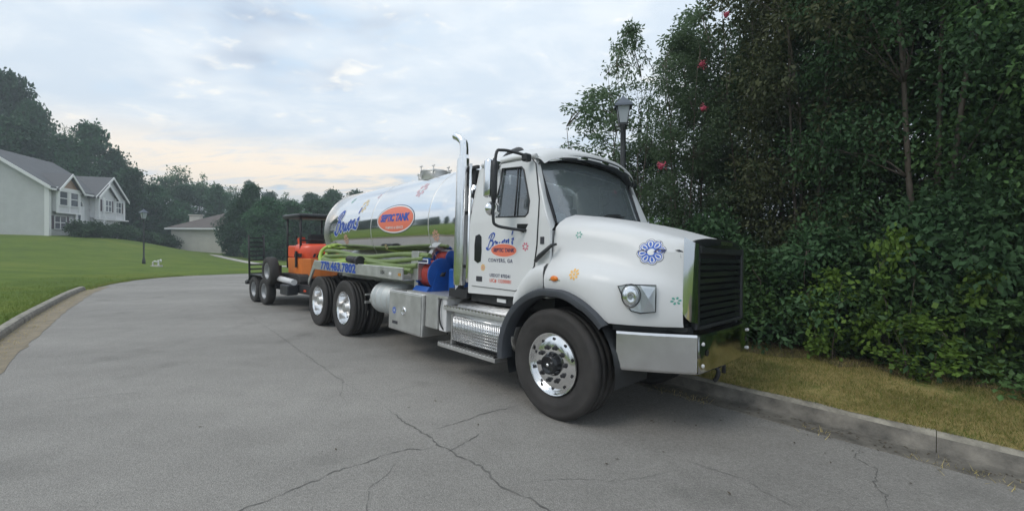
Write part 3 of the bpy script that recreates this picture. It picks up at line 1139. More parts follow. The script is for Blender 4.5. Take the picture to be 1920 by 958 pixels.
def tree_mesh(key, Ht, Rc, z0, nclump, nleaf, lsize, lwid, seed, stems=1, trunk_r=0.12, clump_r=0.22, droop=0.0, top_pow=0.5,
              lump=0.35, leafm='leaf_mid', barkm='bark', limbfrac=0.4, shell=0.5, zs=None, split=False, cyl=0):
    if key in TREE_CACHE:
        return TREE_CACHE[key]
    rg = random.Random(seed)
    nr = np.random.default_rng(seed)
    cz, hz_ = (z0 + Ht) / 2, (Ht - z0) / 2
    C, RR = [], []
    off = Vector((seed * 1.7, seed * .9, 3.1))
    tries = 0
    while len(C) < nclump and tries < nclump * 20:
        tries += 1
        d = Vector(nr.normal(size=3)).normalized()
        r = shell + (1 - shell) * nr.random()
        r *= 1 - lump * 0.5 + lump * noise.noise(d * 1.9 + off)
        zz = d.z * r
        # crown wider low down than at the top
        taper = 1.0 - 0.35 * max(0, zz) ** (1 / top_pow) if zz > 0 else 1.0 - 0.25 * abs(zz) ** 2
        if cyl:
            zz = nr.random() * 2 - 1
            ha = nr.random() * 2 * PI
            hr = (1 - abs(zz) ** cyl) ** .5 * (shell + (1 - shell) * nr.random()) * (1 - lump * .4 + lump * noise.noise(Vector((math.cos(ha) * 1.5, math.sin(ha) * 1.5, zz * 4)) + off))
            p = Vector((math.cos(ha) * hr * Rc * (1 - .3 * max(0, zz)), math.sin(ha) * hr * Rc * (1 - .3 * max(0, zz)), cz + zz * hz_))
            C.append(p)
            RR.append(Rc * clump_r * rg.uniform(0.7, 1.35))
            continue
        p = Vector((d.x * r * Rc * taper, d.y * r * Rc * taper, cz + zz * hz_))
        C.append(p)
        RR.append(Rc * clump_r * rg.uniform(0.7, 1.35))
    b = MB()
    sp = []
    for s_ in range(stems):
        a = 2 * PI * s_ / stems + rg.random()
        lean = (0.0 if stems == 1 else Rc * 0.35)
        pts = []
        x = y = 0
        for k in range(7):
            t = k / 6
            pts.append(Vector((math.cos(a) * lean * t ** 1.3 + rg.gauss(0, .03) * Rc * t + (0 if stems == 1 else math.cos(a) * .12),
                               math.sin(a) * lean * t ** 1.3 + rg.gauss(0, .03) * Rc * t + (0 if stems == 1 else math.sin(a) * .12), Ht * 0.86 * t - 0.15)))
        b.tube(catmull(pts, 2), [trunk_r * (1.15 - 1.0 * q / 12) for q in range(13)], 7)
        sp.append(pts)
    for i, c in enumerate(C):
        if rg.random() > limbfrac:
            continue
        st = min(sp, key=lambda P_: min((q - c).length for q in P_))
        hz2 = max(0.12 * Ht, c.z - (0.25 + 0.3 * rg.random()) * (Vector((c.x, c.y, 0)).length + 0.3))
        k = min(range(len(st)), key=lambda q: abs(st[q].z - hz2))
        a0 = st[k]
        midp = a0.lerp(c, 0.5) + Vector((rg.gauss(0, .06), rg.gauss(0, .06), rg.uniform(0, .1))) * Rc
        r0 = trunk_r * 0.38
        b.tube(catmull([a0, midp, c], 3), [r0 * (1 - 0.85 * q / 6) for q in range(7)], 5)
    bm = b.bm
    me_t = bpy.data.meshes.new('trunk')
    bmesh.ops.recalc_face_normals(bm, faces=list(bm.faces))
    bm.to_mesh(me_t)
    bm.free()
    me_t.materials.append(MT[barkm])
    V, F = leaf_arrays(C, RR, nleaf, lsize, lwid, seed + 50, 0.75, droop)
    me_c = np_mesh('crown', V, F, MT[leafm])
    TREE_CACHE[key] = (me_t, me_c)
    return TREE_CACHE[key]


def place_tree(name, label, cat, meshes, x, y, z, rz=0.0, sc=(1, 1, 1), group=None):
    t = thing(name, label, cat, (x, y, z), rz, group)
    t.scale = sc
    link(bpy.data.objects.new('trunk', meshes[0]), t)
    c = link(bpy.data.objects.new('crown', meshes[1]), t)
    return t


# far trees ----------------------------------------------------------------
FAR = []
for k in range(4):
    FAR.append(tree_mesh(('far', k), 10, 4.0, 0.2, 210, 70, 0.38, 0.30, 20 + k, trunk_r=.22, clump_r=.22, leafm='leaf_far', lump=0.9, shell=0.4, limbfrac=.15, cyl=2.2))
FARP = [tree_mesh(('farp', k), 10, 3.4, 2.5, 80, 45, 0.36, 0.28, 40 + k, trunk_r=.16, clump_r=.21, leafm='leaf_far_b', lump=0.8, shell=0.4, limbfrac=.6) for k in range(2)]
FARB = tree_mesh(('farb', 0), 10, 2.6, 4.2, 46, 12, 0.28, 0.25, 61, trunk_r=.13, clump_r=.24, leafm='leaf_far_b', barkm='bare_twig', lump=0.7, limbfrac=1.0)

# (x, y, top height above camera plane 0, radius, variant, label)
ft = [
    (-60, 62, 112, 6.5, 0, 'tallest dark tree at the left frame edge, behind the grey house'),
    (14, 60, 148, 5.2, 1, 'tall dark tree rising above the ridge of the grey house'),
    (58, 58, 196, 4.2, 2, 'dark tree just right of the tallest ones behind the grey house roof'),
    (20, 52, 230, 5.0, 3, 'dark tree filling the gap directly above the grey house roof'),
    (98, 76, 200, 2.6, 6, 'slender sparse tree with twigs against the sky behind the house'),
    (137, 80, 215, 2.4, 6, 'nearly bare tree with thin branches, right of the slender sparse one'),
    (172, 62, 238, 4.6, 0, 'rounded dark tree standing above the right gable of the grey house'),
    (120, 56, 262, 4.4, 1, 'dark tree behind the middle of the grey house'),
    (218, 64, 284, 3.4, 2, 'dark tree stepping down right of the rounded one beside the gable'),
    (250, 58, 322, 3.6, 3, 'dark tree behind the left lamp post, right of the grey house'),
    (298, 78, 322, 3.2, 4, 'pale green tree left of the tallest pale one behind the beige house'),
    (332, 76, 298, 3.9, 5, 'tallest pale loose tree on the skyline behind the beige house'),
    (374, 80, 316, 3.5, 4, 'pale loose tree right of the tallest pale one on the skyline'),
    (290, 60, 352, 4.2, 1, 'broad dark tree left of the beige house wall'),
    (345, 70, 350, 4.2, 0, 'dark tree directly behind the beige house roof'),
    (405, 72, 348, 3.4, 2, 'dark tree behind the right end of the beige house roof'),
    (432, 88, 338, 2.8, 5, 'small round pale treetop on the skyline right of the beige house'),
    (468, 90, 344, 3.2, 3, 'small round dark treetop on the skyline above the trailer ramp'),
    (505, 92, 362, 3.6, 0, 'low dark treetop on the skyline left of the digger canopy'),
    (540, 86, 350, 3.6, 4, 'pale treetop on the skyline above the digger canopy'),
    (582, 80, 366, 3.8, 1, 'dark treetop on the skyline between digger canopy and tank'),
    (622, 72, 358, 3.8, 2, 'dark treetop on the skyline touching the rear end of the tank'),
    (668, 74, 362, 4.2, 3, 'dark tree partly hidden behind the rear of the tank'),
    (725, 78, 372, 4.5, 0, 'dark tree hidden mostly behind the middle of the tank'),
    (472, 50, 352, 3.0, 3, 'large dense dark tree at the right corner of the beige house'),
    (436, 51, 388, 1.9, 1, 'low dense bushy tree against the beige house right side'),
    (500, 46, 372, 3.2, 2, 'large dense dark tree behind the upright trailer ramp'),
    (545, 50, 382, 3.4, 0, 'large dense dark tree directly behind the digger canopy'),
    (600, 54, 378, 3.8, 1, 'large dense dark tree between digger and tank'),
    (665, 58, 380, 4.2, 2, 'dense dark tree low behind the tank rear'),
]
for i, (px_, Y_, ty, rad, var, lab) in enumerate(ft):
    X_ = (px_ - 960) / 780 * Y_
    zt = 1.73 + (454 - ty) / 780 * Y_
    g = H(X_, Y_)
    hh = zt - g
    ms = FAR[var] if var < 4 else FARP[var - 4] if var < 6 else FARB
    ref = 4.0 if var < 4 else 3.4 if var < 6 else 2.6
    place_tree('broadleaf_tree', lab, 'tree', ms, X_, Y_, g - 0.1, i * 1.3, (rad / ref, rad / ref, hh / 10.0))
for i, (X_, Y_, hh, rad, lab) in enumerate([
        (-72, 22, 11, 6, 'dark tree on the lawn skyline left of the grey house'), (-76, 8, 12, 6.5, 'dark tree farther left on the lawn skyline'),
        (-70, -6, 10, 6, 'dark tree low on the skyline opposite the truck tank'), (-66, -20, 12, 6.5, 'dark tree on the skyline opposite the truck cab'),
        (-56, -34, 11, 6, 'dark tree on the skyline behind the viewer'), (-64, 33, 12, 6, 'dark tree close behind the left end of the grey house'),
        (-40, -44, 12, 6.5, 'dark tree at the near end of the far lawn'), (-20, -48, 12, 6.5, 'dark tree down the road behind the viewer')]):
    place_tree('broadleaf_tree', lab, 'tree', FAR[i % 4], X_, Y_, H(X_, Y_) - .1, i * 1.1, (rad / 4, rad / 4, hh / 10))

# roadside thicket -----------------------------------------------------------
NEAR = [tree_mesh(('near', 0), 9.0, 1.9, 0.2, 360, 145, 0.076, 0.27, 71, stems=3, trunk_r=.05, clump_r=.20, leafm='leaf_dark', barkm='pale_bark', lump=.5, limbfrac=.22, droop=.3, cyl=3.5),
        tree_mesh(('near', 1), 9.0, 1.9, 0.2, 360, 145, 0.080, 0.27, 72, stems=4, trunk_r=.035, clump_r=.20, leafm='leaf_mid', barkm='pale_bark', lump=.5, limbfrac=.22, droop=.2, cyl=3.5),
        tree_mesh(('near', 2), 9.0, 1.9, 0.2, 340, 145, 0.074, 0.27, 73, stems=2, trunk_r=.06, clump_r=.21, leafm='leaf_dark', barkm='bark', lump=.6, limbfrac=.25, droop=.2, cyl=3.5),
        tree_mesh(('near', 3), 9.0, 1.9, 0.4, 300, 130, 0.078, 0.26, 74, stems=4, trunk_r=.03, clump_r=.19, leafm='leaf_brown', barkm='pale_bark', lump=.7, limbfrac=.35, droop=.5, cyl=2.5)]
NEAR.append(tree_mesh(('near', 4), 9.0, 1.9, 0.2, 260, 100, 0.085, 0.24, 79, stems=4, trunk_r=.03, clump_r=.18, leafm='leaf_light', barkm='bark', lump=.9, limbfrac=.35, droop=.4, cyl=2.2))
CRAPE = [tree_mesh(('crape', 0), 6.0, 1.15, 1.2, 120, 46, 0.095, 0.20, 81, stems=4, trunk_r=.025, clump_r=.17, leafm='leaf_light', barkm='bark', lump=.6, limbfrac=.6, droop=.5, shell=.35, cyl=2.0),
         tree_mesh(('crape', 1), 6.0, 1.2, 1.0, 140, 46, 0.095, 0.20, 82, stems=3, trunk_r=.025, clump_r=.16, leafm='leaf_light', barkm='bark', lump=.6, limbfrac=.6, droop=.5, shell=.35, cyl=2.5)]
thk = [  # u, v, height, radius, mesh, label
    (-1.2, 5.4, 5.9, 1.35, 4, 'light green crape myrtle rising right behind the street lamp'),
    (-0.2, 6.3, 8.0, 1.6, 4, 'green tree with sprigs against the sky right of the street lamp'),
    (0.9, 5.6, 9.6, 1.9, 3, 'tall bronze-leaved tree above the truck bonnet'),
    (2.4, 5.3, 9.4, 1.7, 0, 'dark multi-stemmed tree right of the truck grille'),
    (3.9, 5.3, 9.2, 1.7, 1, 'green tree with pale stems in the middle of the thicket'),
    (5.3, 5.0, 9.0, 1.8, 2, 'dark tree at the right frame edge of the thicket'),
    (0.2, 8.2, 9.4, 2.2, 0, 'dark tree in the second row behind the bronze one'),
    (2.2, 8.0, 11.0, 2.4, 2, 'tall dark tree in the second row above the thicket'),
    (4.6, 8.0, 11.5, 2.4, 0, 'tallest dark tree in the second row, right part'),
    (7.0, 7.6, 11.0, 2.4, 1, 'green tree in the second row beyond the right frame edge'),
    (1.0, 11.0, 10.5, 2.8, 2, 'dark tree in the back row of the thicket, left part'),
    (4.2, 11.5, 12.0, 2.9, 1, 'green tree in the back row of the thicket, middle'),
    (8.0, 11.0, 12.0, 2.9, 0, 'dark tree in the back row of the thicket, right part'),
    (-1.9, 7.6, 6.6, 1.7, 4, 'lower green tree behind the lamp post, under the sky gap'),
    (-3.2, 7.4, 4.2, 1.6, 0, 'low dark tree seen through the truck cab windows'),
    (-5.0, 7.2, 3.6, 1.6, 1, 'low green tree hidden behind the truck tank front'),
    (-0.9, 9.6, 6.6, 2.3, 0, 'low dense dark tree filling the gap behind the light crape myrtles'),
    (2.2, 6.6, 6.5, 1.9, 1, 'half-height green tree between the two front rows of the thicket'),
    (6.8, 4.9, 8.8, 1.8, 3, 'bronze-leaved tree just outside the right frame edge'),
]
for i, (u, v, hh, rad, k, lab) in enumerate(thk):
    p = S(u, v)
    place_tree('crape_myrtle' if k >= 3 else 'roadside_tree', lab, 'tree', NEAR[k], p.x, p.y, H(p.x, p.y) - .05, i * 2.1, (rad / 1.9, rad / 1.9, hh / 9.0))
for (u, v, hh, rad, k, lab) in [(-2.45, 5.5, 6.6, 1.05, 0, 'slender light green crape myrtle directly behind the street lamp'),
                                (-3.45, 5.7, 5.4, 1.75, 1, 'loose light green crape myrtle left of the street lamp'),
                                (-1.5, 6.8, 7.0, 1.6, 1, 'light green crape myrtle right of the street lamp head')]:
    p = S(u, v)
    place_tree('crape_myrtle', lab, 'tree', CRAPE[k], p.x, p.y, H(p.x, p.y) - .05, u * 3, (rad / 1.15, rad / 1.15, hh / 6.0))

# red crape flowers: small panicles held on the branches
def blossom(x, y, z, r, lab):
    b = MB()
    rg = random.Random(x)
    bb = bmesh.new()
    bmesh.ops.create_icosphere(bb, subdivisions=2, radius=r * .55)
    for v in bb.verts:
        v.co = v.co * rg.uniform(.75, 1.35) + Vector((x, y, z))
    b.add(bb)
    for _ in range(60):
        d = Vector((rg.gauss(0, .42), rg.gauss(0, .42), rg.gauss(0, .5))) * r
        c = Vector((x, y, z)) + d
        a = Vector((rg.gauss(0, 1), rg.gauss(0, 1), rg.gauss(0, 1))).normalized() * r * .22
        e = a.orthogonal().normalized() * r * .22
        vs = [b.bm.verts.new(c + a), b.bm.verts.new(c + e), b.bm.verts.new(c - a), b.bm.verts.new(c - e)]
        b.bm.faces.new(vs)
    o = b.build('flower_cluster', 'flower_red')
    tag(o, lab, 'flower', 'red crape myrtle flower clusters')


def from_view(px_, py_, Y_):
    return ((px_ - 960) / 780 * Y_, Y_, 1.73 + (454 - py_) / 780 * Y_)


for (q, lab) in [((3.35, 6.5, 5.28), 'highest red flower cluster, on a sprig against the sky'), ((2.88, 6.3, 4.42), 'red flower cluster on the left side of the tree below the highest one'),
                 ((2.99, 6.5, 3.82), 'red flower cluster at mid height right of the street lamp'), ((2.15, 6.0, 2.83), 'lowest red flower cluster, just right of the truck sun visor')]:
    blossom(*q, 0.062, lab)

# undergrowth
SHR = [tree_mesh(('shr', k), 1.5, 0.95, -0.05, 95, 84, 0.080, 0.27, 91 + k, stems=4, trunk_r=.018, clump_r=.25, leafm=('leaf_dark', 'leaf_mid', 'leaf_mid')[k], lump=.6, limbfrac=.3, cyl=4) for k in range(3)]
SAP = [tree_mesh(('sap', k), 1.6, 0.75, 0.05, 44, 26, 0.095, 0.40, 95 + k, stems=3, trunk_r=.012, clump_r=.22, leafm='leaf_bright', lump=.9, limbfrac=.5, cyl=3) for k in range(2)]
shr = [(-1.4, 4.4, 1.9, 1.2, 1, 'leafy shrub at the left end of the undergrowth beyond the truck bonnet'), (-0.3, 4.7, 2.0, 1.2, 0, 'dark shrub seen over the truck grille top'),
       (0.4, 4.55, 1.3, 1.0, 1, 'shrub with bright tips just right of the truck grille'), (1.2, 4.65, 1.8, 1.1, 0, 'dark shrub second from the truck bumper'),
       (1.9, 4.55, 1.5, 1.0, 2, 'green shrub above the leaf litter right of the bumper'), (2.6, 4.7, 2.1, 1.2, 0, 'tall dark shrub in the middle of the undergrowth'),
       (3.1, 4.35, 1.1, .9, 1, 'low green shrub leaning over the dry verge'), (3.8, 4.5, 1.9, 1.1, 0, 'dark shrub at the lower right of the thicket'),
       (4.5, 4.3, 1.5, 1.1, 2, 'green shrub at the right frame edge above the verge'), (5.4, 4.4, 1.9, 1.2, 1, 'shrub just beyond the right frame edge'),
       (-2.6, 4.8, 1.9, 1.2, 1, 'shrub hidden behind the truck cab'), (-4.2, 4.9, 1.8, 1.2, 0, 'shrub hidden behind the tank front')]
for i, (u, v, hh, rad, k, lab) in enumerate(shr):
    p = S(u, v)
    place_tree('shrub', lab, 'shrub', SHR[k], p.x, p.y, H(p.x, p.y), i * 1.7, (rad / .95, rad / .95, hh / 1.5))
for i, (u, v, hh, rad, k, lab) in enumerate([
        (1.45, 4.0, 1.2, .50, 0, 'bright yellow-green sapling left in the undergrowth, widest leaves'), (2.15, 4.05, 1.70, .5, 1, 'bright green sapling with the highest upright tip'),
        (2.85, 4.1, 1.3, .45, 0, 'bright green sapling right of the upright-tipped one'), (2.35, 3.75, .72, .5, 1, 'low bright sapling hanging over the leaf litter'),
        (3.5, 3.95, .95, .45, 0, 'small bright sapling near the right frame edge')]):
    p = S(u, v)
    place_tree('sapling', lab, 'sapling', SAP[k], p.x, p.y, H(p.x, p.y), i * 2.3, (rad / .75, rad / .75, hh / 1.6))


# ------------------------------------------------------------------ grey house
def face_box(b, a0, a1, z0, z1, yb, depth):
    b.box(a0, a1, yb - depth, yb, z0, z1)


def window(parent, a0, a1, z0, z1, y, nx_=1, nz_=2, shutters=True, sash=0.05):
    """y is the outer wall plane, outward is -y"""
    w = MB()
    t = 0.09
    d0, d1 = y - 0.07, y + 0.02
    w.box(a0 - t, a0, d0, d1, z0 - t, z1 + t)
    w.box(a1, a1 + t, d0, d1, z0 - t, z1 + t)
    w.box(a0, a1, d0, d1, z1, z1 + t)
    w.box(a0, a1, d0 - .02, d1, z0 - t, z0)
    for i in range(1, nx_):
        a = a0 + (a1 - a0) * i / nx_
        w.box(a - .05, a + .05, y - 0.05, d1 - .004, z0, z1)
    for i in range(1, nz_):
        zz = z0 + (z1 - z0) * i / nz_
        w.box(a0, a1, y - 0.045, d1 - .008, zz - .04, zz + .04)
    f = w.build('window', 'trim', parent)
    for i in range(nx_):
        for j in range(nz_):
            p = MB()
            p.box(a0 + (a1 - a0) * i / nx_ + .02, a0 + (a1 - a0) * (i + 1) / nx_ - .02, y - 0.022, y - .006,
                  z0 + (z1 - z0) * j / nz_ + .02, z0 + (z1 - z0) * (j + 1) / nz_ - .02)
            p.build('pane', 'pane', f)
    if shutters:
        for a in (a0 - t - .33, a1 + t + .03):
            s_ = MB()
            s_.box(a, a + .30, y - .055, y - .004, z0 - .02, z1 + .02)
            for k in range(7):
                zz = z0 + .1 + (z1 - z0 - .2) * k / 6
                s_.box(a + .04, a + .26, y - .075, y - .05, zz - .05, zz + .02)
            s_.build('shutter', 'shutter', parent)
    return f


def gable_roof(b, a0, a1, y0, y1, ze, zr, ov=0.25, th=0.16):
    """ridge runs along y; two slabs"""
    am = (a0 + a1) / 2
    sl = (zr - ze) / (am - a0)
    for s_, e in ((-1, a0), (1, a1)):
        lo = Vector((e + s_ * ov, 0, ze - ov * sl))
        hi = Vector((am, 0, zr))
        poly_ = [(lo.x, lo.z), (hi.x, hi.z), (hi.x, hi.z + th), (lo.x, lo.z + th)]
        b.prism(poly_, 1, y0, y1)


Hm = Matrix.Translation((-44.6, 40.0, 2.3)) @ Matrix.Rotation(math.atan2(.94, -.34), 4, 'Z')
h1 = thing('grey_house', 'grey two-storey house with two white-trimmed gables on the grassy rise', 'house', matrix=Hm)
DEP = 9.3
# main body, long axis x (receding), gable walls on x = 0 and x = 12.7
b = MB()
b.prism([(0, -0.6), (DEP, -0.6), (DEP, 4.9), (DEP / 2, 8.25), (0, 4.9)], 0, 0.0, 6.45)
b.build('wall', 'siding', h1)
b = MB()
b.box(6.47, 12.6, 0.02, DEP, -1.2, 4.7)
b.build('wall', 'siding', h1)
# garage wing projecting towards the street: lower storey set back under the upper one
b = MB()
b.box(6.75, 12.35, -0.15, 0.0, -1.2, 2.1)
b.build('garage_wall', 'siding_lt', h1)
b = MB()
b.prism([(6.5, 2.12), (12.6, 2.12), (12.6, 4.6), (9.55, 6.85), (6.5, 4.6)], 1, -.45, 0.018)
b.build('gable_wall', 'siding_lt', h1)
b = MB()
b.prism([(6.52, 2.15), (9.9, 2.15), (9.9, 4.55), (8.2, 5.85), (6.52, 4.55)], 1, -.75, -.46)
b.build('small_gable_wall', 'siding_lt', h1)
# bay
b = MB()
b.box(0.5, 3.75, -0.45, -0.005, 2.45, 4.7)
b.build('bay', 'siding_lt', h1)
b = MB()
b.prism([(0.55, 4.72), (3.7, 4.72), (2.12, 6.1)], 1, -0.45, 0.5)
b.build('gable_shakes', 'shake', h1)
b = MB()
for a in (0.36, 2.02, 3.64):
    b.box(a, a + .2, -0.53, -0.40, 2.42, 4.74)
b.box(0.3, 3.9, -0.54, -0.42, 2.28, 2.43)
b.box(0.3, 3.9, -0.54, -0.42, 4.62, 4.82)
b.build('bay_trim', 'trim', h1)
b = MB()
b.box(-0.12, .22, -0.12, .22, -0.6, 4.9)
b.build('corner_board', 'trim', h1)
for q in ((12.3, 12.66, -.52, -.3, 2.0, 4.6), (6.44, 6.72, -.82, -.5, 2.0, 4.6), (9.78, 10.0, -.82, -.4, 2.0, 4.6), (6.44, 12.7, -.86, -.4, 1.98, 2.12)):
    b = MB()
    b.box(*q)
    b.build('corner_board', 'trim', h1)
# roofs
b = MB()
for s_, (p0, p1) in enumerate(((-0.45, DEP / 2), (DEP + .45, DEP / 2))):
    sl = (8.25 - 4.9) / (DEP / 2)
    z0_ = 4.9 - .45 * sl
    b.prism([(p0, z0_), (p1, 8.25), (p1, 8.43), (p0, z0_ + .18)], 0, -0.5, 9.5)
b.build('roof', 'shingle', h1)
b = MB()
b.prism([(-.3, 4.55), (4.2, 7.0), (DEP, 4.6), (DEP, 4.8), (4.2, 7.2), (-.3, 4.75)], 0, 9.52, 12.9)
b.build('roof', 'shingle', h1)
b = MB()
gable_roof(b, 6.5, 12.6, -.75, 4.0, 4.62, 6.9, .45)
b.build('gable_roof', 'shingle', h1)
b = MB()
gable_roof(b, 6.5, 9.9, -1.0, -.4, 4.56, 5.9, .35)
b.build('gable_roof', 'shingle', h1)
b = MB()
gable_roof(b, .5, 3.75, -.75, 3.0, 4.7, 6.15, .35)
b.build('gable_roof', 'shingle', h1)
# white barge boards
b = MB()


def barge(b, a0, a1, y, ze, zr, ov, w=.26, t=.06):
    am = (a0 + a1) / 2
    sl = (zr - ze) / (am - a0)
    for s_, e in ((-1, a0), (1, a1)):
        x0, z0 = e + s_ * ov, ze - ov * sl
        b.prism([(x0, z0 - w * .5), (am, zr - w * .5), (am, zr + w * .55), (x0, z0 + w * .55)], 1, y - t, y)


barge(b, 6.5, 12.6, -.752, 4.66, 6.95, .45)
barge(b, 6.5, 9.9, -1.002, 4.6, 5.95, .35)
barge(b, .5, 3.75, -.752, 4.74, 6.2, .35)
# raking board of the near gable wall (faces -x)
sl = (8.25 - 4.9) / (DEP / 2)
for p0, p1 in ((-.45, DEP / 2), (DEP + .45, DEP / 2)):
    z0_ = 4.9 - .45 * sl
    b.prism([(p0, z0_ - .12), (p1, 8.25 - .12), (p1, 8.25 + .2), (p0, z0_ + .2)], 0, -0.56, -.502)
b.box(-.5, 6.4, -.56, -.46, 4.42, 4.60)
b.build('barge_boards', 'trim', h1)
window(h1, 0.70, 1.84, 3.1, 4.45, -0.45, 1, 2, False)
window(h1, 2.36, 3.5, 3.1, 4.45, -0.45, 1, 2, False)
window(h1, 0.85, 2.5, 0.75, 2.0, 0.0, 2, 2, True)
window(h1, 7.25, 8.95, 2.95, 4.2, -.75, 3, 2, True)
window(h1, 10.45, 11.75, 2.95, 4.2, -.45, 2, 2, True)
window(h1, 9.2, 10.6, 0.6, 1.55, -.15, 2, 1, False)
# front door with oval light, arched fanlight
d = MB()
d.box(3.95, 5.1, -.09, 0.0, 1.05, 3.25)
dr = d.build('door', 'door_white', h1)
d = MB()
d.lathe([(0.001, 0), (0.42, 0)], (0, 0, 0), 'y', 24, smooth=False)
for v in d.bm.verts:
    v.co = Vector((4.52 + v.co.x * .5, -.105, 2.2 + v.co.z * 1.35))
d.build('oval_light', 'pane', dr)
d = MB()
d.tube([(4.52 + .62 * math.cos(a), -.09, 3.25 + .62 * math.sin(a)) for a in [PI * k / 14 for k in range(15)]], .07, 6)
d.tube([(3.85, -.09, 1.05), (3.85, -.09, 3.27)], .08, 6)
d.tube([(5.2, -.09, 1.05), (5.2, -.09, 3.27)], .08, 6)
d.build('door_frame', 'trim', h1)
d = MB()
d.prism([(4.52 + .55 * math.cos(PI * k / 12), 3.27 + .55 * math.sin(PI * k / 12)) for k in range(13)], 1, -.05, -.003)
d.build('fanlight', 'pane', h1)
# porch with railing
d = MB()
d.box(3.6, 9.1, -1.5, -1.35, .55, 1.02)
d.box(3.6, 6.4, -1.5, -.1, .85, 1.0)
for a in np.arange(4.9, 9.1, .35):
    d.box(a, a + .05, -1.4, -1.35, 1.0, 1.9)
d.box(4.8, 9.1, -1.42, -1.33, 1.9, 1.98)
d.box(6.2, 6.32, -1.45, -1.33, 1.0, 4.4)
d.build('porch', 'trim', h1)

# clipped hedge before the house: several rounded bushes
HB = tree_mesh(('hedgebush', 0), 1.2, 1.0, 0.0, 50, 60, 0.13, 0.32, 120, trunk_r=.05, clump_r=.3, leafm='leaf_dark', lump=.25, limbfrac=.2)
for i, (a, yb, lab) in enumerate([(0.9, -2.2, 'clipped bush nearest the corner of the grey house'), (2.6, -2.4, 'clipped bush below the bay window of the grey house'),
                                  (4.4, -2.9, 'clipped bush before the front door of the grey house'), (6.2, -3.2, 'clipped bush left of the garage wing'),
                                  (8.0, -3.6, 'clipped bush before the small gable of the grey house'), (9.8, -4.0, 'clipped bush before the garage wing'),
                                  (11.4, -4.6, 'clipped bush at the right end of the house hedge'), (13.2, -5.0, 'bush just right of the house hedge'), (14.8, -4.6, 'round bush at the foot of the dark trees right of the house')]):
    p = Hm @ Vector((a, yb, 0))
    place_tree('clipped_bush', lab, 'bush', HB, p.x, p.y, H(p.x, p.y) - .1, i, (1.4, 1.4, 1.45 if i < 7 else 1.6), 'clipped bushes before the grey house')

# ------------------------------------------------------------------ beige house
h2m = Matrix.Translation((-36.0, 56.0, 0.15)) @ Matrix.Rotation(R(12), 4, 'Z')
h2 = thing('beige_house', 'low beige house with brown hipped roof half hidden by trees', 'house', matrix=h2m)
# local: front wall along -x from origin; y goes back
b = MB()
b.box(-8.6, 3.2, 0, 9.0, -0.6, 3.35)
b.build('wall', 'siding_bg', h2)
b = MB()
b.hull([(-9.1, -.45, 3.3), (3.7, -.45, 3.3), (3.7, 9.4, 3.3), (-9.1, 9.4, 3.3), (-9.1, -.45, 3.45), (3.7, -.45, 3.45), (3.7, 9.4, 3.45), (-9.1, 9.4, 3.45),
        (-3.2, 4.5, 6.0), (-2.2, 4.5, 6.0)])
b.build('roof', 'shingle_b', h2)
b = MB()
b.box(-9.12, 3.72, -.5, -.452, 3.22, 3.44)
b.box(-.1 + 3.2, 3.28, -.06, .12, -.5, 3.3)
b.build('fascia', 'trim', h2)
b = MB()
b.box(-7.6, -6.4, 2.2, 3.2, 4.0, 5.2, .04)
b.box(-7.7, -6.3, 2.1, 3.3, 5.2, 5.32)
b.build('chimney', 'siding_bg', h2)
b = MB()
b.box(-1.2, -.95, -.12, 0, 2.5, 2.95, .03)
b.build('wall_lamp', 'shutter', h2)
# concrete path beyond the lawn
b = MB()
pp = [(-33.5, 47, .0), (-31.0, 44.0, 0), (-26.0, 40.0, 0), (-20.5, 35.5, 0), (-15, 31.0, 0)]
rws = []
for i, p in enumerate(catmull(pp, 8)):
    rws.append([(p.x - .4, p.y - .4, H(p.x - .4, p.y - .4) + .03), (p.x + .4, p.y + .4, H(p.x + .4, p.y + .4) + .03)])
b.grid(rws)
o = b.build('path', 'concrete')
tag(o, 'pale concrete path crossing the far lawn beside the beige house', None, None, 'structure')


# ------------------------------------------------------------------ lamps
def street_lamp(x, y, z, h, s, label, rz=0.0):
    t = thing('street_lamp', label, 'street lamp', (x, y, z), rz)
    b = MB()
    b.lathe([(.001, -.2), (.10, -.2), (.10, .25), (.075, .30), (.05, .5), (.045, h * .9), (.045, h - .02), (.07, h), (.05, h + .03), (.001, h + .03)], (0, 0, 0), 'z', 14)
    b.build('post', 'lamp_black', t)
    b = MB()
    zb, zt_ = h + .03, h + .03 + .30 * s
    rb, rt = .085 * s, .145 * s
    b.lathe([(.001, zb), (rb, zb), (rt, zt_), (.001, zt_)], (0, 0, 0), 'z', 4, smooth=False)
    b.build('lamp_glass', 'lamp_glass', t)
    b = MB()
    for k in range(4):
        a = 2 * PI * k / 4
        b.tube([(math.cos(a) * rb * 1.02, math.sin(a) * rb * 1.02, zb), (math.cos(a) * rt * 1.02, math.sin(a) * rt * 1.02, zt_)], .008 * s, 5)
    b.lathe([(rb + .012, zb - .02), (rb + .015, zb + .02), (rb, zb + .02)], (0, 0, 0), 'z', 4, smooth=False, close=True)
    b.build('frame', 'lamp_black', t)
    b = MB()
    b.lathe([(.001, zt_ + .002), (rt * 1.42, zt_ - .02), (rt * 1.35, zt_ + .015), (rt * .35, zt_ + .13 * s), (rt * .2, zt_ + .15 * s), (.001, zt_ + .2 * s)], (0, 0, 0), 'z', 4, smooth=False)
    b.build('lamp_roof', 'lamp_roof', t)
    return t


p = S(-1.12, 2.98)
street_lamp(p.x, p.y, H(p.x, p.y), 3.55, 1.0, 'black street lamp with square lantern standing behind the truck cab', R(35))
street_lamp(-26.2, 29.6, H(-26.2, 29.6), 3.15, 1.5, 'black street lamp with pale lantern standing alone on the left lawn', R(20))

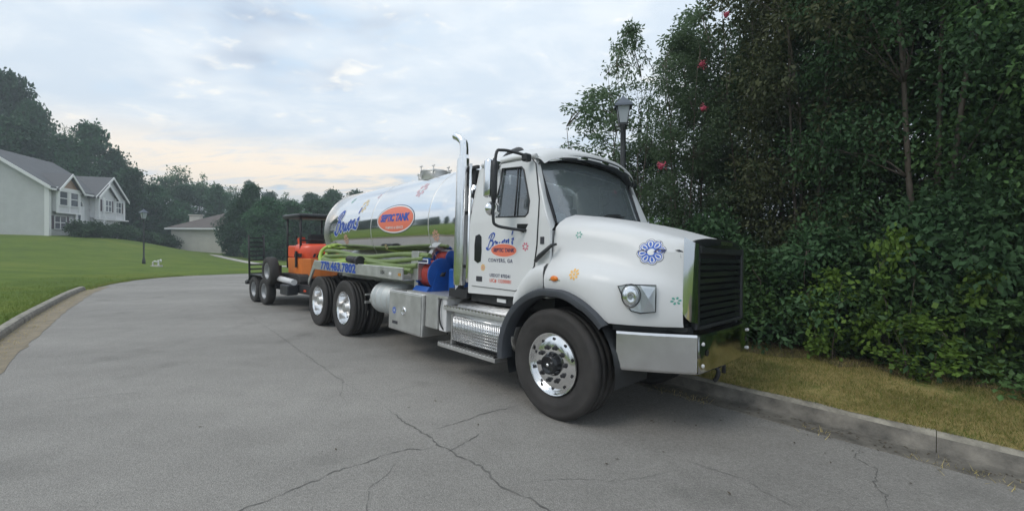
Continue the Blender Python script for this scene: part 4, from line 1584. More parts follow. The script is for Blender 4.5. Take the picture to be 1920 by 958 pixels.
# white utility pipes beside the left lamp
t = thing('utility_pipes', 'small cluster of white pipe stubs on the lawn near the left lamp', 'pipes', (-23.6, 27.6, H(-23.6, 27.6)))
b = MB()
b.tube([(-.22, 0, -.1), (-.22, 0, .30), (-.12, 0, .36), (.1, 0, .30)], .045, 8)
b.build('pipe', 'white_metal', t)
b = MB()
b.tube([(.05, .1, -.1), (.05, .1, .42), (.2, .1, .46), (.24, .1, .30)], .05, 8)
b.build('pipe', 'white_metal', t)
b = MB()
b.box(-.3, .3, -.12, .18, -.1, .09, .02)
b.build('plinth', 'concrete', t)

# ------------------------------------------------------------------ the truck
# local frame: x forward from the front axle line, y towards the kerb side (near side at y = -1.2), z up
ROLL = R(2.2)
nn3 = NV * math.cos(ROLL) + Vector((0, 0, -math.sin(ROLL)))
up3 = FW.cross(nn3)
org = O2 + nn3 * 1.2
TM = Matrix(((FW.x, nn3.x, up3.x, org.x), (FW.y, nn3.y, up3.y, org.y), (FW.z, nn3.z, up3.z, org.z), (0, 0, 0, 1)))
truck = thing('tank_truck', 'white septic pump truck with polished tank and flower decals', 'truck', matrix=TM)


def T(u, v, z):
    return Vector((u, v - 1.2, z))


def mirr(bm):
    """mirror a half-built mesh over the truck's centre plane"""
    geom = list(bm.verts) + list(bm.edges) + list(bm.faces)
    r = bmesh.ops.duplicate(bm, geom=geom)
    for g in r['geom']:
        if isinstance(g, bmesh.types.BMVert):
            g.co.y = -g.co.y


def lerp(a, b_, t):
    return a + (b_ - a) * t


def interp(xs, ys, x):
    return float(np.interp(x, xs, ys))


# -- bonnet and fenders (one moulding that tips forward)
US = [-.27, -.12, 0, .15, .3, .45, .6, .72, .83, .92, .97]
ZT = [2.07, 2.05, 2.03, 2.005, 1.975, 1.94, 1.90, 1.865, 1.83, 1.80, 1.785]
ZS = [1.95, 1.945, 1.935, 1.92, 1.90, 1.87, 1.845, 1.82, 1.79, 1.77, 1.755]     # shoulder
VS = [.14, .15, .165, .19, .215, .25, .29, .33, .37, .415, .44]               # bonnet side
VF = [.005, .0, .0, .005, .02, .06, .125, .205, .29, .385, .43]                # fender skin
ZC = [1.50, 1.515, 1.52, 1.51, 1.495, 1.475, 1.45, 1.43, 1.41, 1.38, 1.36]     # crease


AC_U, AC_Z = -.14, .53


def arch(u, r=.735):
    """lower edge of the fender: arc over the front wheel, straight lip ahead of it"""
    d = u - AC_U
    if abs(d) < r * .995:
        z = AC_Z + math.sqrt(r * r - d * d)
    else:
        z = 0
    z = min(z, 1.262)
    return max(z, 1.005)


half = MB()
rows = []
fu = sorted(set(US + [.04, .1, .2, .24, .28, .33, .38, .5, .55]))
for u in fu:
    zt, zs, vs_, vf, zc = (interp(US, A, u) for A in (ZT, ZS, VS, VF, ZC))
    za = arch(u)
    rows.append([T(u, 1.2, zt), T(u, .9, zt - .003), T(u, vs_ + .36, zt - .02), T(u, vs_ + .20, lerp(zt, zs, .55)), T(u, vs_ + .09, zs - .005), T(u, vs_ + .035, zs - .06),
                 T(u, vs_ + .01, zs - .16), T(u, vs_, 1.66), T(u, lerp(vs_, vf, .12), zc + .085), T(u, lerp(vs_, vf, .34), zc + .03), T(u, lerp(vs_, vf, .62), zc - .015),
                 T(u, lerp(vs_, vf, .86), zc - .06), T(u, vf, zc - .12), T(u, vf - .004, lerp(zc, za, .6)), T(u, vf + .004, za + .04), T(u, vf + .02, za), T(u, vf + .10, za - .012)])
half.grid(rows, smooth=True)
mirr(half.bm)
bmesh.ops.remove_doubles(half.bm, verts=list(half.bm.verts), dist=0.0008)
hood = half.build('bonnet', 'paint', truck, flat_angle=50)
hood_bvh = BVHTree.FromPolygons([v.co for v in hood.data.vertices], [p.vertices for p in hood.data.polygons])
# nose panel closing the bonnet behind the grille
b = MB()
b.box(.90, .95, .49 - 1.2, 1.91 - 1.2, 1.02, 1.70)
b.build('nose_panel', 'black', truck)

# -- fender rear quarter fixed to the cab
for _sg in (1, -1):
  half = MB()
  rows = []
  for u, zc, vf in [(-.735, 1.165, .03), (-.70, 1.20, .02), (-.62, 1.32, .01), (-.52, 1.42, .005), (-.42, 1.475, .003), (-.34, 1.495, .003), (-.285, 1.50, .005)]:
    za = AC_Z + math.sqrt(max(0, .735 ** 2 - (u - AC_U) ** 2))
    za = min(za, 1.262, zc - .01)
    rows.append([T(u, .14, zc + .03), T(u, .06, zc + .012), T(u, vf + .012, zc - .02 if zc - za > .05 else zc), T(u, vf, max(za + .02, zc - .08)), T(u, vf + .006, za + .008), T(u, vf + .10, za - .01)])
  half.grid(rows, smooth=True)
  for v in half.bm.verts:
    v.co.y *= _sg
  half.build('fender_quarter', 'paint', truck)

# -- wheel-arch flares
for sgn in (1, -1):
    b = MB()
    rows = []
    arc = []
    for k in range(0, 41):
        a = lerp(R(186), R(38), k / 40)
        arc.append(a)
    for a in arc:
        c, s = math.cos(a), math.sin(a)

        def pt(r, v):
            z = AC_Z + s * r
            if z > 1.268 - (.745 - r):
                z = 1.268 - (.745 - r)
            return Vector((AC_U + c * r, sgn * (v - 1.2), z))
        vv = lerp(0.02, 0.07, max(0, (c - .55)) / .3) if c > .55 else 0.0
        rows.append([pt(.745, vv + .03), pt(.748, vv - .02), pt(.735, vv - .055), pt(.71, vv - .06), pt(.675, vv - .045), pt(.66, vv - .01), pt(.66, vv + .10)])
    b.grid(rows, smooth=True)
    b.build('wheel_flare', 'flare', truck, flat_angle=40)
    # inner arch liner and splash guard
    b = MB()
    rows = []
    for k in range(0, 25):
        a = lerp(R(200), R(-8), k / 24)
        z = min(AC_Z + math.sin(a) * .69, 1.20)
        rows.append([Vector((AC_U + math.cos(a) * .69, sgn * (.05 - 1.2), z)), Vector((AC_U + math.cos(a) * .69, sgn * (.62 - 1.2), z))])
    b.grid(rows, smooth=True)
    b.build('arch_liner', 'black', truck)

# -- cab
ZB = 1.98


def vside(z):
    return .08 if z <= ZB else .08 + (z - ZB) * .14


def side_fn(sgn, proud=0.0):
    def fn(a, b_, t):
        return Vector((a, sgn * (vside(b_) - 1.2 + t - proud), b_))
    return fn


WS_B, WS_T = (-.35, .27, 1.93), (-.64, .25, 2.665)
side_out = [(-1.57, 1.10), (-1.57, 2.1), (-1.53, 2.66), (-1.47, 2.74), (-.64, 2.72), (-.36, 2.05), (-.27, 1.89), (-.26, 1.2), (-.72, 1.13)]
door_out = [(-1.515, 1.20), (-.74, 1.20), (-.66, 1.24), (-.56, 1.345), (-.475, 1.48), (-.445, 1.70), (-.435, 2.0), (-.455, 2.2), (-.57, 2.60), (-.63, 2.66), (-1.36, 2.675),
            (-1.42, 2.64), (-1.455, 2.3), (-1.515, 1.95)]
win_out = [(-1.10, 2.025), (-.62, 2.015), (-.585, 2.05), (-.585, 2.18), (-.735, 2.55), (-.775, 2.585), (-1.10, 2.61)]
hole = [(-1.13, 1.98), (-.58, 1.98), (-.54, 2.05), (-.54, 2.2), (-.72, 2.63), (-1.13, 2.64)]
rear_hole = [(-1.375, 2.12), (-1.21, 2.12), (-1.21, 2.60), (-1.34, 2.58)]
for sgn in (1, -1):
    pass
b = MB()
for sgn in (1, -1):
    b.plate(side_out, [hole], side_fn(sgn), .035, cuts=(ZB,))
# rear wall with corner radius
for sgn in (1, -1):
    rows = []
    for z in (1.10, 1.6, ZB, 2.3, 2.5, 2.66):
        v0 = vside(z)
        ur = -1.57 if z < 2.2 else lerp(-1.57, -1.53, (z - 2.2) / .46)
        rows.append([Vector((ur + .004, sgn * (v0 - 1.2), z)), Vector((ur - .05, sgn * (v0 - 1.2 + .02), z)), Vector((ur - .075, sgn * (v0 - 1.2 + .08), z)), Vector((ur - .08, sgn * -.45, z))])
    b.grid(rows, smooth=True)
b.box(-1.652, -1.60, -.45, .45, 1.10, 1.9)
b.box(-1.612, -1.575, -.45, .45, 2.45, 2.68)
# A pillars: from the door edge round to the glass
for sgn in (1, -1):
    rows = []
    for t in [0, .25, .5, .75, 1.0]:
        z0 = lerp(1.86, 2.70, t)
        us_ = interp([1.86, 2.05, 2.72], [-.27, -.36, -.64], z0)
        g = Vector(WS_B).lerp(Vector(WS_T), t)
        v0 = vside(z0)
        um = lerp(-.27, -.56, t)
        rows.append([Vector((us_ - .02, sgn * (v0 - 1.2 - .001), z0)), Vector((us_ + .015, sgn * (v0 + .012 - 1.2), z0)), Vector((lerp(us_, g.x, .5) + .035, sgn * (v0 + .07 - 1.2), lerp(z0, g.z, .5))),
                     Vector((g.x + .01, sgn * (g.y - .03 - 1.2), g.z)), Vector((g.x - .01, sgn * (g.y + .02 - 1.2), g.z))])
    b.grid(rows, smooth=True)
# cowl in front of the glass, firewall
b.box(-.42, -.30, -1.08, 1.08, 1.15, 1.86)
b.build('cab_shell', 'paint', truck, flat_angle=40)
# roof
b = MB()
rows = []
for u, ze, cr, ins in [(-.50, 2.655, .085, .05), (-.53, 2.70, .10, .02), (-.62, 2.735, .13, 0), (-.8, 2.755, .17, 0), (-1.05, 2.765, .19, 0), (-1.3, 2.75, .18, 0), (-1.46, 2.72, .13, .01), (-1.56, 2.64, .04, .03)]:
    row = []
    for k in range(25):
        s = -1 + 2 * k / 24
        v = 1.02 - ins
        sh = 1 - abs(s) ** 2.2
        uu = u + (.14 * sh if u > -.6 else .14 * sh * max(0, (u + 1.0) / .4))
        row.append(Vector((uu, s * v, ze + cr * (1 - abs(s) ** 3.0) - (.05 * abs(s) ** 12))))
    rows.append(row)
b.grid(rows, smooth=True)
b.build('roof', 'paint', truck)
for sgn in (1, -1):
    b = MB()
    b.tube([Vector((-1.50, sgn * 1.02, 2.70)), Vector((-.9, sgn * 1.025, 2.715)), Vector((-.58, sgn * 1.02, 2.69))], .028, 8)
    b.build('drip_rail', 'paint', truck)

for sgn in (1, -1):
    b = MB()
    b.tube([Vector((lerp(WS_B[0], WS_T[0], t) - .045, sgn * (lerp(WS_B[1], WS_T[1], t) - 1.2 + .012), lerp(WS_B[2], WS_T[2], t))) for t in (0, .25, .5, .75, 1)], .040, 8)
    b.build('dark_pillar_strip', 'dash', truck)  # dark strip added inside each pillar, standing in for its dark reflection


# windscreen
def ws_pt(s, t, off=0.0):
    e = Vector(WS_B).lerp(Vector(WS_T), t)
    c = Vector((-.18, 1.2, 2.00)).lerp(Vector((-.53, 1.2, 2.745)), t)
    q = 1 - abs(s) ** 2.3
    v = 1.2 + s * (1.2 - e.y)
    return Vector((lerp(e.x, c.x, q) + off, v - 1.2, lerp(e.z, c.z, q) + off * .3))


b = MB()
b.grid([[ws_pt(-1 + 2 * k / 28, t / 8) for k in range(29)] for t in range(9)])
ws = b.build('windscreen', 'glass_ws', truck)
b = MB()
fr = [ws_pt(-1 + 2 * k / 28, 0, .006) for k in range(29)] + [ws_pt(1, t / 8, .006) for t in range(1, 8)] + [ws_pt(1 - 2 * k / 28, 1, .006) for k in range(29)] + [ws_pt(-1, 1 - t / 8, .006) for t in range(1, 8)]
b.tube(fr, .022, 6, closed=True)
b.build('windscreen_seal', 'gloss_black', truck)
b = MB()
b.grid([[ws_pt(-.985 + 1.97 * k / 28, .945 + .045 * t, .004) for k in range(29)] for t in (0, 1)])
b.build('shade_band', 'gloss_black', truck)
for s0, s1 in ((-.55, .1), (.2, .8)):
    b = MB()
    b.tube([ws_pt(s0, -.02, .03), ws_pt(lerp(s0, s1, .5), .10, .03), ws_pt(s1, .13, .03)], .011, 6)
    b.tube([ws_pt(s0 - .12, .085, .022), ws_pt(s1 + .12, .115, .022)], .008, 6)
    b.build('wiper', 'black', truck)
# sun visor: painted top, dark underside, marker lamps under the lip
def vis_pt(s):
    q = 1 - abs(s) ** 2.3
    return s * 1.0, lerp(-.575, -.40, q), lerp(2.64, 2.775, 1 - abs(s) ** 2.6)


b = MB()
rows = []
for k in range(33):
    v, ub, zb = vis_pt(-1 + 2 * k / 32)
    rows.append([Vector((ub - .14, v, zb + .075)), Vector((ub - .06, v, zb + .072)), Vector((ub + .015, v, zb + .045)), Vector((ub + .035, v, zb + .012)), Vector((ub + .036, v, zb + .004))])
b.grid(rows)
vis = b.build('sun_visor', 'paint', truck, flat_angle=50)
b = MB()
rows = []
for k in range(33):
    v, ub, zb = vis_pt(-1 + 2 * k / 32)
    rows.append([Vector((ub + .034, v, zb + .004)), Vector((ub + .02, v, zb - .03)), Vector((ub - .01, v, zb - .042)), Vector((ub - .10, v, zb - .03))])
b.grid(rows)
b.build('visor_underside', 'flare', vis)
for s in (-.80, -.42, 0, .42, .80):
    v0, ub, zb = vis_pt(s)
    c = Vector((ub + .030, v0, zb - .022))
    bb = bmesh.new()
    bmesh.ops.create_uvsphere(bb, u_segments=16, v_segments=8, radius=1)
    for v in bb.verts:
        y_ = v.co.y * .10
        _, u2, z2 = vis_pt(max(-1, min(1, s + y_)))
        v.co = Vector((u2 + .028 + v.co.x * .020, v0 + y_, z2 - .022 + v.co.z * .022))
    for f in bb.faces:
        f.smooth = True
    b = MB()
    b.add(bb)
    b.build('marker_lamp', 'chrome', vis)
b = MB()
b.lathe([(.001, 0), (.12, 0), (.125, .02), (.12, .11), (.10, .14), (.001, .15)], (-1.35, 0, 2.93), 'z', 20)
b.build('beacon', 'lens', truck)
b = MB()
b.box(-1.50, -1.20, -.18, .18, 2.90, 2.935, .01)
b.build('beacon_base', 'white_metal', truck)

# doors
doors = []
for sgn in (1, -1):
    b = MB()
    b.plate(door_out, [win_out], side_fn(sgn, .014), .03, cuts=(ZB,))
    d = b.build('door', 'paint', truck, flat_angle=30)
    doors.append(d)
    # dark shut line around the door
    b = MB()
    gap = [Vector((p[0], sgn * (vside(p[1]) - 1.2 - .003), p[1])) for p in door_out]
    b.tube(gap, .009, 5, closed=True)
    b.build('door_seal', 'seam', truck)
    b = MB()
    b.plate([(p[0], p[1]) for p in win_out], [], side_fn(sgn, -.012), 0)
    b.build('window', 'glass', d)
    b = MB()
    b.tube([Vector((p[0], sgn * (vside(p[1]) - 1.2 - .012), p[1])) for p in win_out], .012, 6, closed=True)
    b.tube([Vector((-.79, sgn * (vside(2.02) - 1.2 - .008), 2.02)), Vector((-.83, sgn * (vside(2.585) - 1.2 - .008), 2.585))], .010, 6)
    b.build('window_seal', 'black', d)
    b = MB()
    po = [(-1.465, 1.51), (-1.40, 1.48), (-1.345, 1.50), (-1.335, 1.62), (-1.345, 1.80), (-1.385, 1.83), (-1.455, 1.81), (-1.47, 1.70)]
    b.plate(po, [], side_fn(sgn, .02), .012)
    b.build('handle', 'gloss_black', d)
    b = MB()
    b.plate([(-1.42, 1.26), (-1.31, 1.26), (-1.31, 1.32), (-1.42, 1.32)], [], side_fn(sgn, .019), .004)
    b.build('sticker', 'print_dark', d)
    # chassis sill skirt, dark, below the cab
    b = MB()
    b.box(-1.60, -.85, sgn * -1.06 - (.0 if sgn > 0 else .0), sgn * -1.02, 1.0, 1.12)
    b.build('sill', 'chassis', truck)
    # cab side vent plate and bonnet latch
    b = MB()
    b.plate([(-.395, 1.715), (-.345, 1.715), (-.345, 1.79), (-.395, 1.79)], [], side_fn(sgn, .008), .01)
    b.build('vent_plate', 'print_dark', truck)
    b = MB()
    b.tube([Vector((-.43, sgn * (.045 - 1.2), 1.535)), Vector((-.36, sgn * (.035 - 1.2), 1.59)), Vector((-.22, sgn * (.05 - 1.2), 1.70)), Vector((-.195, sgn * (.10 - 1.2), 1.715))], [.020, .026, .018, .012], 8)
    b.build('bonnet_latch', 'black', truck)
    # mirrors
    arm = MB()
    y = lambda v: sgn * (v - 1.2)
    arm.tube(catmull([Vector((-.60, y(.10), 2.665)), Vector((-.68, y(-.02), 2.70)), Vector((-.76, y(-.17), 2.715)), Vector((-.79, y(-.23), 2.66)), Vector((-.80, y(-.235), 2.3)), Vector((-.80, y(-.235), 1.99)),
                      Vector((-.78, y(-.21), 1.905)), Vector((-.70, y(-.08), 1.875)), Vector((-.60, y(.07), 1.86))], 5), .017, 8)
    arm.tube([Vector((-.80, y(-.235), 2.62)), Vector((-.80, y(-.235), 2.54)), Vector((-.80, y(-.235), 2.22)), Vector((-.80, y(-.235), 2.14))], [.02, .034, .034, .02], 8)
    mr_ = arm.build('mirror_arm', 'black', truck)
    b = MB()
    b.box(-.665, -.585, y(.02) if sgn > 0 else y(.12), y(.12) if sgn > 0 else y(.02), 2.615, 2.70, .015)
    b.build('bracket', 'black', mr_)
    b = MB()
    b.hull([Vector((-.68, y(.005), 1.93)), Vector((-.56, y(.07), 1.93)), Vector((-.64, y(.06), 1.84)), Vector((-.60, y(.09), 1.82)), Vector((-.69, y(.02), 1.86)), Vector((-.56, y(.09), 1.92))])
    b.build('bracket', 'black', mr_)
    b = MB()
    m0, m1 = sorted((y(-.29), y(-.09)))
    b.box(-.925, -.83, m0, m1, 2.20, 2.625, .035, 3, smooth=True)
    b.build('mirror_head', 'chrome', mr_)
    b = MB()
    b.box(-.932, -.922, m0 + .02, m1 - .02, 2.22, 2.605)
    b.build('mirror_glass', 'pane', mr_)
    b = MB()
    bb = bmesh.new()
    bmesh.ops.create_uvsphere(bb, u_segments=20, v_segments=10, radius=1)
    for v in bb.verts:
        v.co = Vector((-.86 + v.co.x * .055, (m0 + m1) / 2 + v.co.y * .105, 2.085 + v.co.z * .085))
    for f in bb.faces:
        f.smooth = True
    b.add(bb)
    b.build('convex_mirror', 'chrome', mr_)

# rear cab window and interior
b = MB()
b.box(-1.625, -1.615, -.45, .45, 1.9, 2.46)
b.build('rear_window', 'glass', truck)
b = MB()
b.box(-1.52, -.42, -1.04, 1.04, 1.12, 1.20)
b.build('cab_floor', 'dash', truck)
b = MB()
b.box(-.62, -.36, -1.0, 1.0, 1.45, 1.97, .05, 2, smooth=True)
b.build('dashboard', 'dash', truck)
b = MB()
b.box(-1.5, -.68, -.95, .95, 2.66, 2.70)
b.build('headliner', 'dash', truck)
for y0 in (-.62, .55):
    b = MB()
    b.box(-1.35, -.90, y0 - .25, y0 + .25, 1.45, 1.62, .05, 2, smooth=True)
    b.hull([Vector((-1.30, y0 - .24, 1.58)), Vector((-1.30, y0 + .24, 1.58)), Vector((-1.18, y0 - .24, 1.58)), Vector((-1.18, y0 + .24, 1.58)), Vector((-1.44, y0 - .20, 2.28)), Vector((-1.44, y0 + .20, 2.28)),
            Vector((-1.36, y0 - .20, 2.30)), Vector((-1.36, y0 + .20, 2.30))])
    b.box(-1.45, -1.36, y0 - .13, y0 + .13, 2.30, 2.50, .03, 2, smooth=True)
    b.box(-1.25, -1.0, y0 - .15, y0 + .15, 1.2, 1.46)
    b.build('seat', 'seat', truck)
b = MB()
ring = [Vector((-.80 + .07 * math.sin(a), .55 + .23 * math.cos(a), 1.98 + .20 * math.sin(a))) for a in [2 * PI * k / 24 for k in range(24)]]
b.tube(ring, .015, 6, closed=True)
b.tube([Vector((-.80, .33, 1.98)), Vector((-.76, .55, 1.96)), Vector((-.80, .77, 1.98))], .018, 6)
b.tube([Vector((-.76, .55, 1.96)), Vector((-.6, .55, 1.8))], .03, 8)
b.build('steering_wheel', 'dash', truck)
for y0, z0, mm_, sz in ((-.74, 2.02, 'paper', .11), (-.93, 2.00, 'teal', .08), (-.32, 2.0, 'paper', .07)):
    b = MB()
    b.box(-.55, -.45, y0 - sz, y0 + sz, z0 - .04, z0 + sz * .5, .015)
    b.build('dashboard_clutter', mm_, truck)

# -- grille, surround
b = MB()
rows_o = [(1.0, .57, 1.73), (1.0, 1.83, 1.73), (1.02, 1.83, .97), (1.02, .57, .97)]
b.box(.96, 1.03, .58 - 1.2, .65 - 1.2, .97, 1.72, .012)
b.box(.96, 1.03, 1.75 - 1.2, 1.82 - 1.2, .97, 1.72, .012)
b.box(.96, 1.028, .65 - 1.2, 1.75 - 1.2, .965, 1.0, .006)
b.box(.96, 1.032, .65 - 1.2, 1.75 - 1.2, 1.655, 1.72, .006)
gr = b.build('grille', 'black', truck)
for k in range(10):
    z = 1.04 + k * .062
    b = MB()
    b.prism([(.975, z - .02), (1.012, z - .034), (1.022, z - .028), (1.012, z + .010), (.985, z + .016)], 1, .655 - 1.2, 1.745 - 1.2)
    b.build('slat', 'gloss_black', gr)
b = MB()
b.box(.963, .972, .62 - 1.2, 1.78 - 1.2, .98, 1.7)
b.build('grille_mesh', 'seam', gr)
b = MB()
rows = []
for k in range(25):
    q_ = -1 + 2 * k / 24
    y_ = q_ * .775
    zt_ = 1.805 - .125 * abs(q_) ** 3.2
    uf = 1.05 - .11 * abs(q_) ** 3
    rows.append([Vector((uf - .14, y_, zt_ - .012)), Vector((uf - .07, y_, zt_)), Vector((uf - .025, y_, zt_ - .006)), Vector((uf, y_, zt_ - .03)), Vector((uf + .006, y_, zt_ - .07)), Vector((uf - .004, y_, min(1.715, zt_ - .08))),
                 Vector((uf - .03, y_, min(1.70, zt_ - .09)))])
b.grid(rows)
b.build('grille_header', 'gloss_black', truck)
for sgn in (1, -1):
    b = MB()
    f = lambda u, v, z: Vector((u, sgn * (v - 1.2), z))
    rows = []
    for t in range(9):
        z = lerp(1.795, 1.13, t / 8)
        z2 = lerp(1.74, 1.035, t / 8)
        rows.append([f(.968, .437 - .012 * t / 8, z), f(.99, .485 - .045 * t / 8, lerp(z, z2, .4)), f(1.012, .535 - .05 * t / 8, lerp(z, z2, .8)), f(1.035, .585, z2), f(1.03, .60, z2)])
    b.grid(rows)
    b.build('grille_trim', 'chrome', truck)
    # headlamp: housing, reflector bowls, clear cover conforming to the corner
    def hp(a, z, off):
        """a 0..1 along the lamp"""
        u = lerp(.53, .80, a)
        vf = interp(US, VF, u)
        return f(u + off * .62, vf - off * .78 - .002, z)
    oz = [(0, 1.345), (.25, 1.362), (1, 1.365), (1.0, 1.26), (1.0, 1.135), (.62, 1.118), (.38, 1.135), (.18, 1.22)]
    b = MB()
    vs1 = [b.bm.verts.new(hp(a, z, .006)) for a, z in oz]
    b.bm.faces.new(vs1)
    hl = b.build('headlamp', 'lamp_bowl', truck)
    b = MB()
    b.tube([hp(a, z, .010) for a, z in oz], .005, 6, closed=True)
    b.build('lamp_rim', 'black', hl)
    b = MB()
    n_ = Vector((.62, -sgn * .78, 0)).normalized()
    tdir = Vector((.78, sgn * .62, 0)).normalized()
    for (a, z, r, dz) in ((.36, 1.255, .078, 1.25),):
        c = hp(a, z, .008)
        rws = []
        for q in range(5):
            rr = r * (1 - q / 5)
            dep = .012 + .022 * (1 - (1 - q / 4) ** 2) if q < 4 else .02
            rws.append([c + n_ * dep + tdir * (math.cos(2 * PI * k / 20) * rr) + Vector((0, 0, math.sin(2 * PI * k / 20) * rr * dz)) for k in range(20)])
        b.grid(rws, closed=True)
    b.build('reflector', 'alu_pol', hl)
    b = MB()
    c1, c2, c3, c4 = hp(.60, 1.36, .012), hp(.98, 1.345, .012), hp(.98, 1.145, .012), hp(.66, 1.135, .012)
    cm = (c1 + c2 + c3 + c4) / 4 + n_ * .022
    for p_, q_ in ((c1, c2), (c2, c3), (c3, c4), (c4, c1)):
        b.bm.faces.new([b.bm.verts.new(x_) for x_ in (p_, q_, cm)])
    b.build('side_reflector', 'lamp_bowl', hl)
    b = MB()
    c = hp(.36, 1.27, .014)
    b.tube([c + n_ * .014 + tdir * (math.cos(2 * PI * k / 24) * .082) + Vector((0, 0, math.sin(2 * PI * k / 24) * .10)) for k in range(24)], .0035, 5, closed=True)
    b.build('lamp_ring', 'black', hl)
    b = MB()
    vs1 = [b.bm.verts.new(hp(a, z, .050 if 0.1 < a < .95 else .03)) for a, z in oz]
    b.bm.faces.new(vs1)
    b.build('lamp_cover', 'lens', hl)
    # side marker
    b = MB()
    bb = bmesh.new()
    bmesh.ops.create_uvsphere(bb, u_segments=16, v_segments=8, radius=1)
    for v in bb.verts:
        v.co = Vector((-.125 + v.co.x * .048, sgn * (-.008 - 1.2) + v.co.y * .02, 1.372 + v.co.z * .028))
    for fc in bb.faces:
        fc.smooth = True
    b.add(bb)
    mk = b.build('side_marker', 'amber', truck)
    b = MB()
    b.box(-.195, -.055, *sorted((sgn * (.002 - 1.2), sgn * (-.004 - 1.2))), 1.352, 1.362)
    b.build('bezel', 'chrome', mk)

# -- bumper: flat mirror centre, satin swept ends
def bump_profile(w):
    return [(.0, .60), (.02, .595), (.025, .60), (.035, .64), (.035, .90), (.03, .93), (.02, .945), (-.05, .945), (-.06, .94)]


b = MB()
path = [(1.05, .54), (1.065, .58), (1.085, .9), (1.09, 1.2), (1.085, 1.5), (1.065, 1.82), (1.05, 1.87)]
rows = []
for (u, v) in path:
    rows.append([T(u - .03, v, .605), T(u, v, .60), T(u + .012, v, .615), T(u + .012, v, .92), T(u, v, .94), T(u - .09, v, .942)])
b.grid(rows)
bmp = b.build('bumper', 'shade_chrome', truck, flat_angle=30)
b = MB()
b.tube([T(1.095, .60, .86), T(1.100, .60, .86)], .016, 10)
b.tube([T(1.095, .60, .67), T(1.100, .60, .67)], .016, 10)
b.tube([T(1.095, 1.80, .86), T(1.100, 1.80, .86)], .016, 10)
b.tube([T(1.095, 1.80, .67), T(1.100, 1.80, .67)], .016, 10)
for (v, z) in ((.60, .86), (.60, .67), (1.80, .86), (1.80, .67)):
    q = MB()
    q.lathe([(.001, .022), (.014, .018), (.02, 0.0)], T(1.072, v, z), 'x', 12)
    q.build('bolt', 'white_metal', bmp)
b.bm.free()
for v in (.68, 1.72):
    q = MB()
    q.lathe([(.001, 0), (.036, 0)], (0, 0, 0), 'x', 16, smooth=False)
    for w_ in q.bm.verts:
        w_.co = T(1.0865, v, .775) + Vector((0, w_.co.y, w_.co.z * .8))
    q.build('tow_hole', 'seam', bmp)
for sgn in (1, -1):
    b = MB()
    rows = []
    for t in range(7):
        a = t / 6
        u, v = lerp(1.05, .50, a), lerp(.54, .13, a)
        v -= .02 * math.sin(a * PI)
        rows.append([Vector((u - .03, sgn * (v + .02 - 1.2), .605)), Vector((u, sgn * (v - 1.2), .60)), Vector((u + .008, sgn * (v - .01 - 1.2), .62)), Vector((u + .008, sgn * (v - .01 - 1.2), .92)),
                     Vector((u, sgn * (v - 1.2), .94)), Vector((u - .06, sgn * (v + .06 - 1.2), .942))])
    b.grid(rows)
    b.build('bumper_end', 'bumper_end', truck, flat_angle=30)
b = MB()
b.prism([(.45, .95), (.95, .95), (.99, .97), (.99, 1.0), (.45, 1.0)], 1, -.72, .72)
b.build('bumper_gap_filler', 'black', truck)
for sgn in (1, -1):
    b = MB()
    b.hull([Vector((u, sgn * (v - 1.2), z)) for u, v in ((.98, .62), (.42, .20), (.30, .45), (.8, .8)) for z in (.93, 1.02)])
    b.build('air_dam', 'black', truck)
for v in (1.0,):
    b = MB()
    b.tube(catmull([T(.95, v, .60), T(1.03, v, .59), T(1.07, v, .55), T(1.05, v, .48), T(1.03, v, .46)], 3), .020, 8)
    b.tube([T(.95, v + .20, .60), T(1.05, v + .20, .59), T(1.05, v + .19, .50)], .020, 8)
    b.tube([T(1.05, v, .59), T(1.05, v + .20, .592)], .020, 8)
    b.build('tow_hook', 'chassis', truck)

# -- wheels
def tyre_prof(Ro, Ri, w):
    h = w / 2
    return [(Ri - .012, -h * .70), (Ri + .01, -h * .80), (Ri + .06, -h * .97), (Ri + (Ro - Ri) * .5, -h * 1.02), (Ro - .065, -h * .97), (Ro - .055, -h * .985), (Ro - .03, -h * .95), (Ro - .012, -h * .87), (Ro, -h * .78),
            (Ro, -h * .52), (Ro - .014, -h * .50), (Ro - .014, -h * .44), (Ro, -h * .42), (Ro, -h * .06), (Ro - .014, -h * .04), (Ro - .014, h * .04), (Ro, h * .06), (Ro, h * .42), (Ro - .014, h * .44), (Ro - .014, h * .50),
            (Ro, h * .52), (Ro, h * .78), (Ro - .03, h * .95), (Ro - .065, h * .97), (Ri + (Ro - Ri) * .5, h * 1.02), (Ri + .06, h * .97), (Ri + .01, h * .80), (Ri - .012, h * .70)]


def tyre_tread(b, Ro, w, y, cx, cz, n=56):
    """shoulder lugs and block sipes so the tread reads from the front"""
    for k in range(n):
        a = 2 * PI * k / n
        for s_ in (-1, 1):
            c, s = math.cos(a), math.sin(a)
            r0 = Ro + .003
            ctr = Vector((cx + c * r0, y + s_ * w * .40, cz + s * r0))
            t = Vector((-s, 0, c)) * (PI * Ro / n * .62)
            wy = Vector((0, w * .06, 0))
            rr = Vector((c, 0, s)) * .004
            vs = [b.bm.verts.new(ctr + p) for p in (-t - wy, t - wy, t + wy, -t + wy)]
            b.bm.faces.new(vs)


TYRE_ME = {}


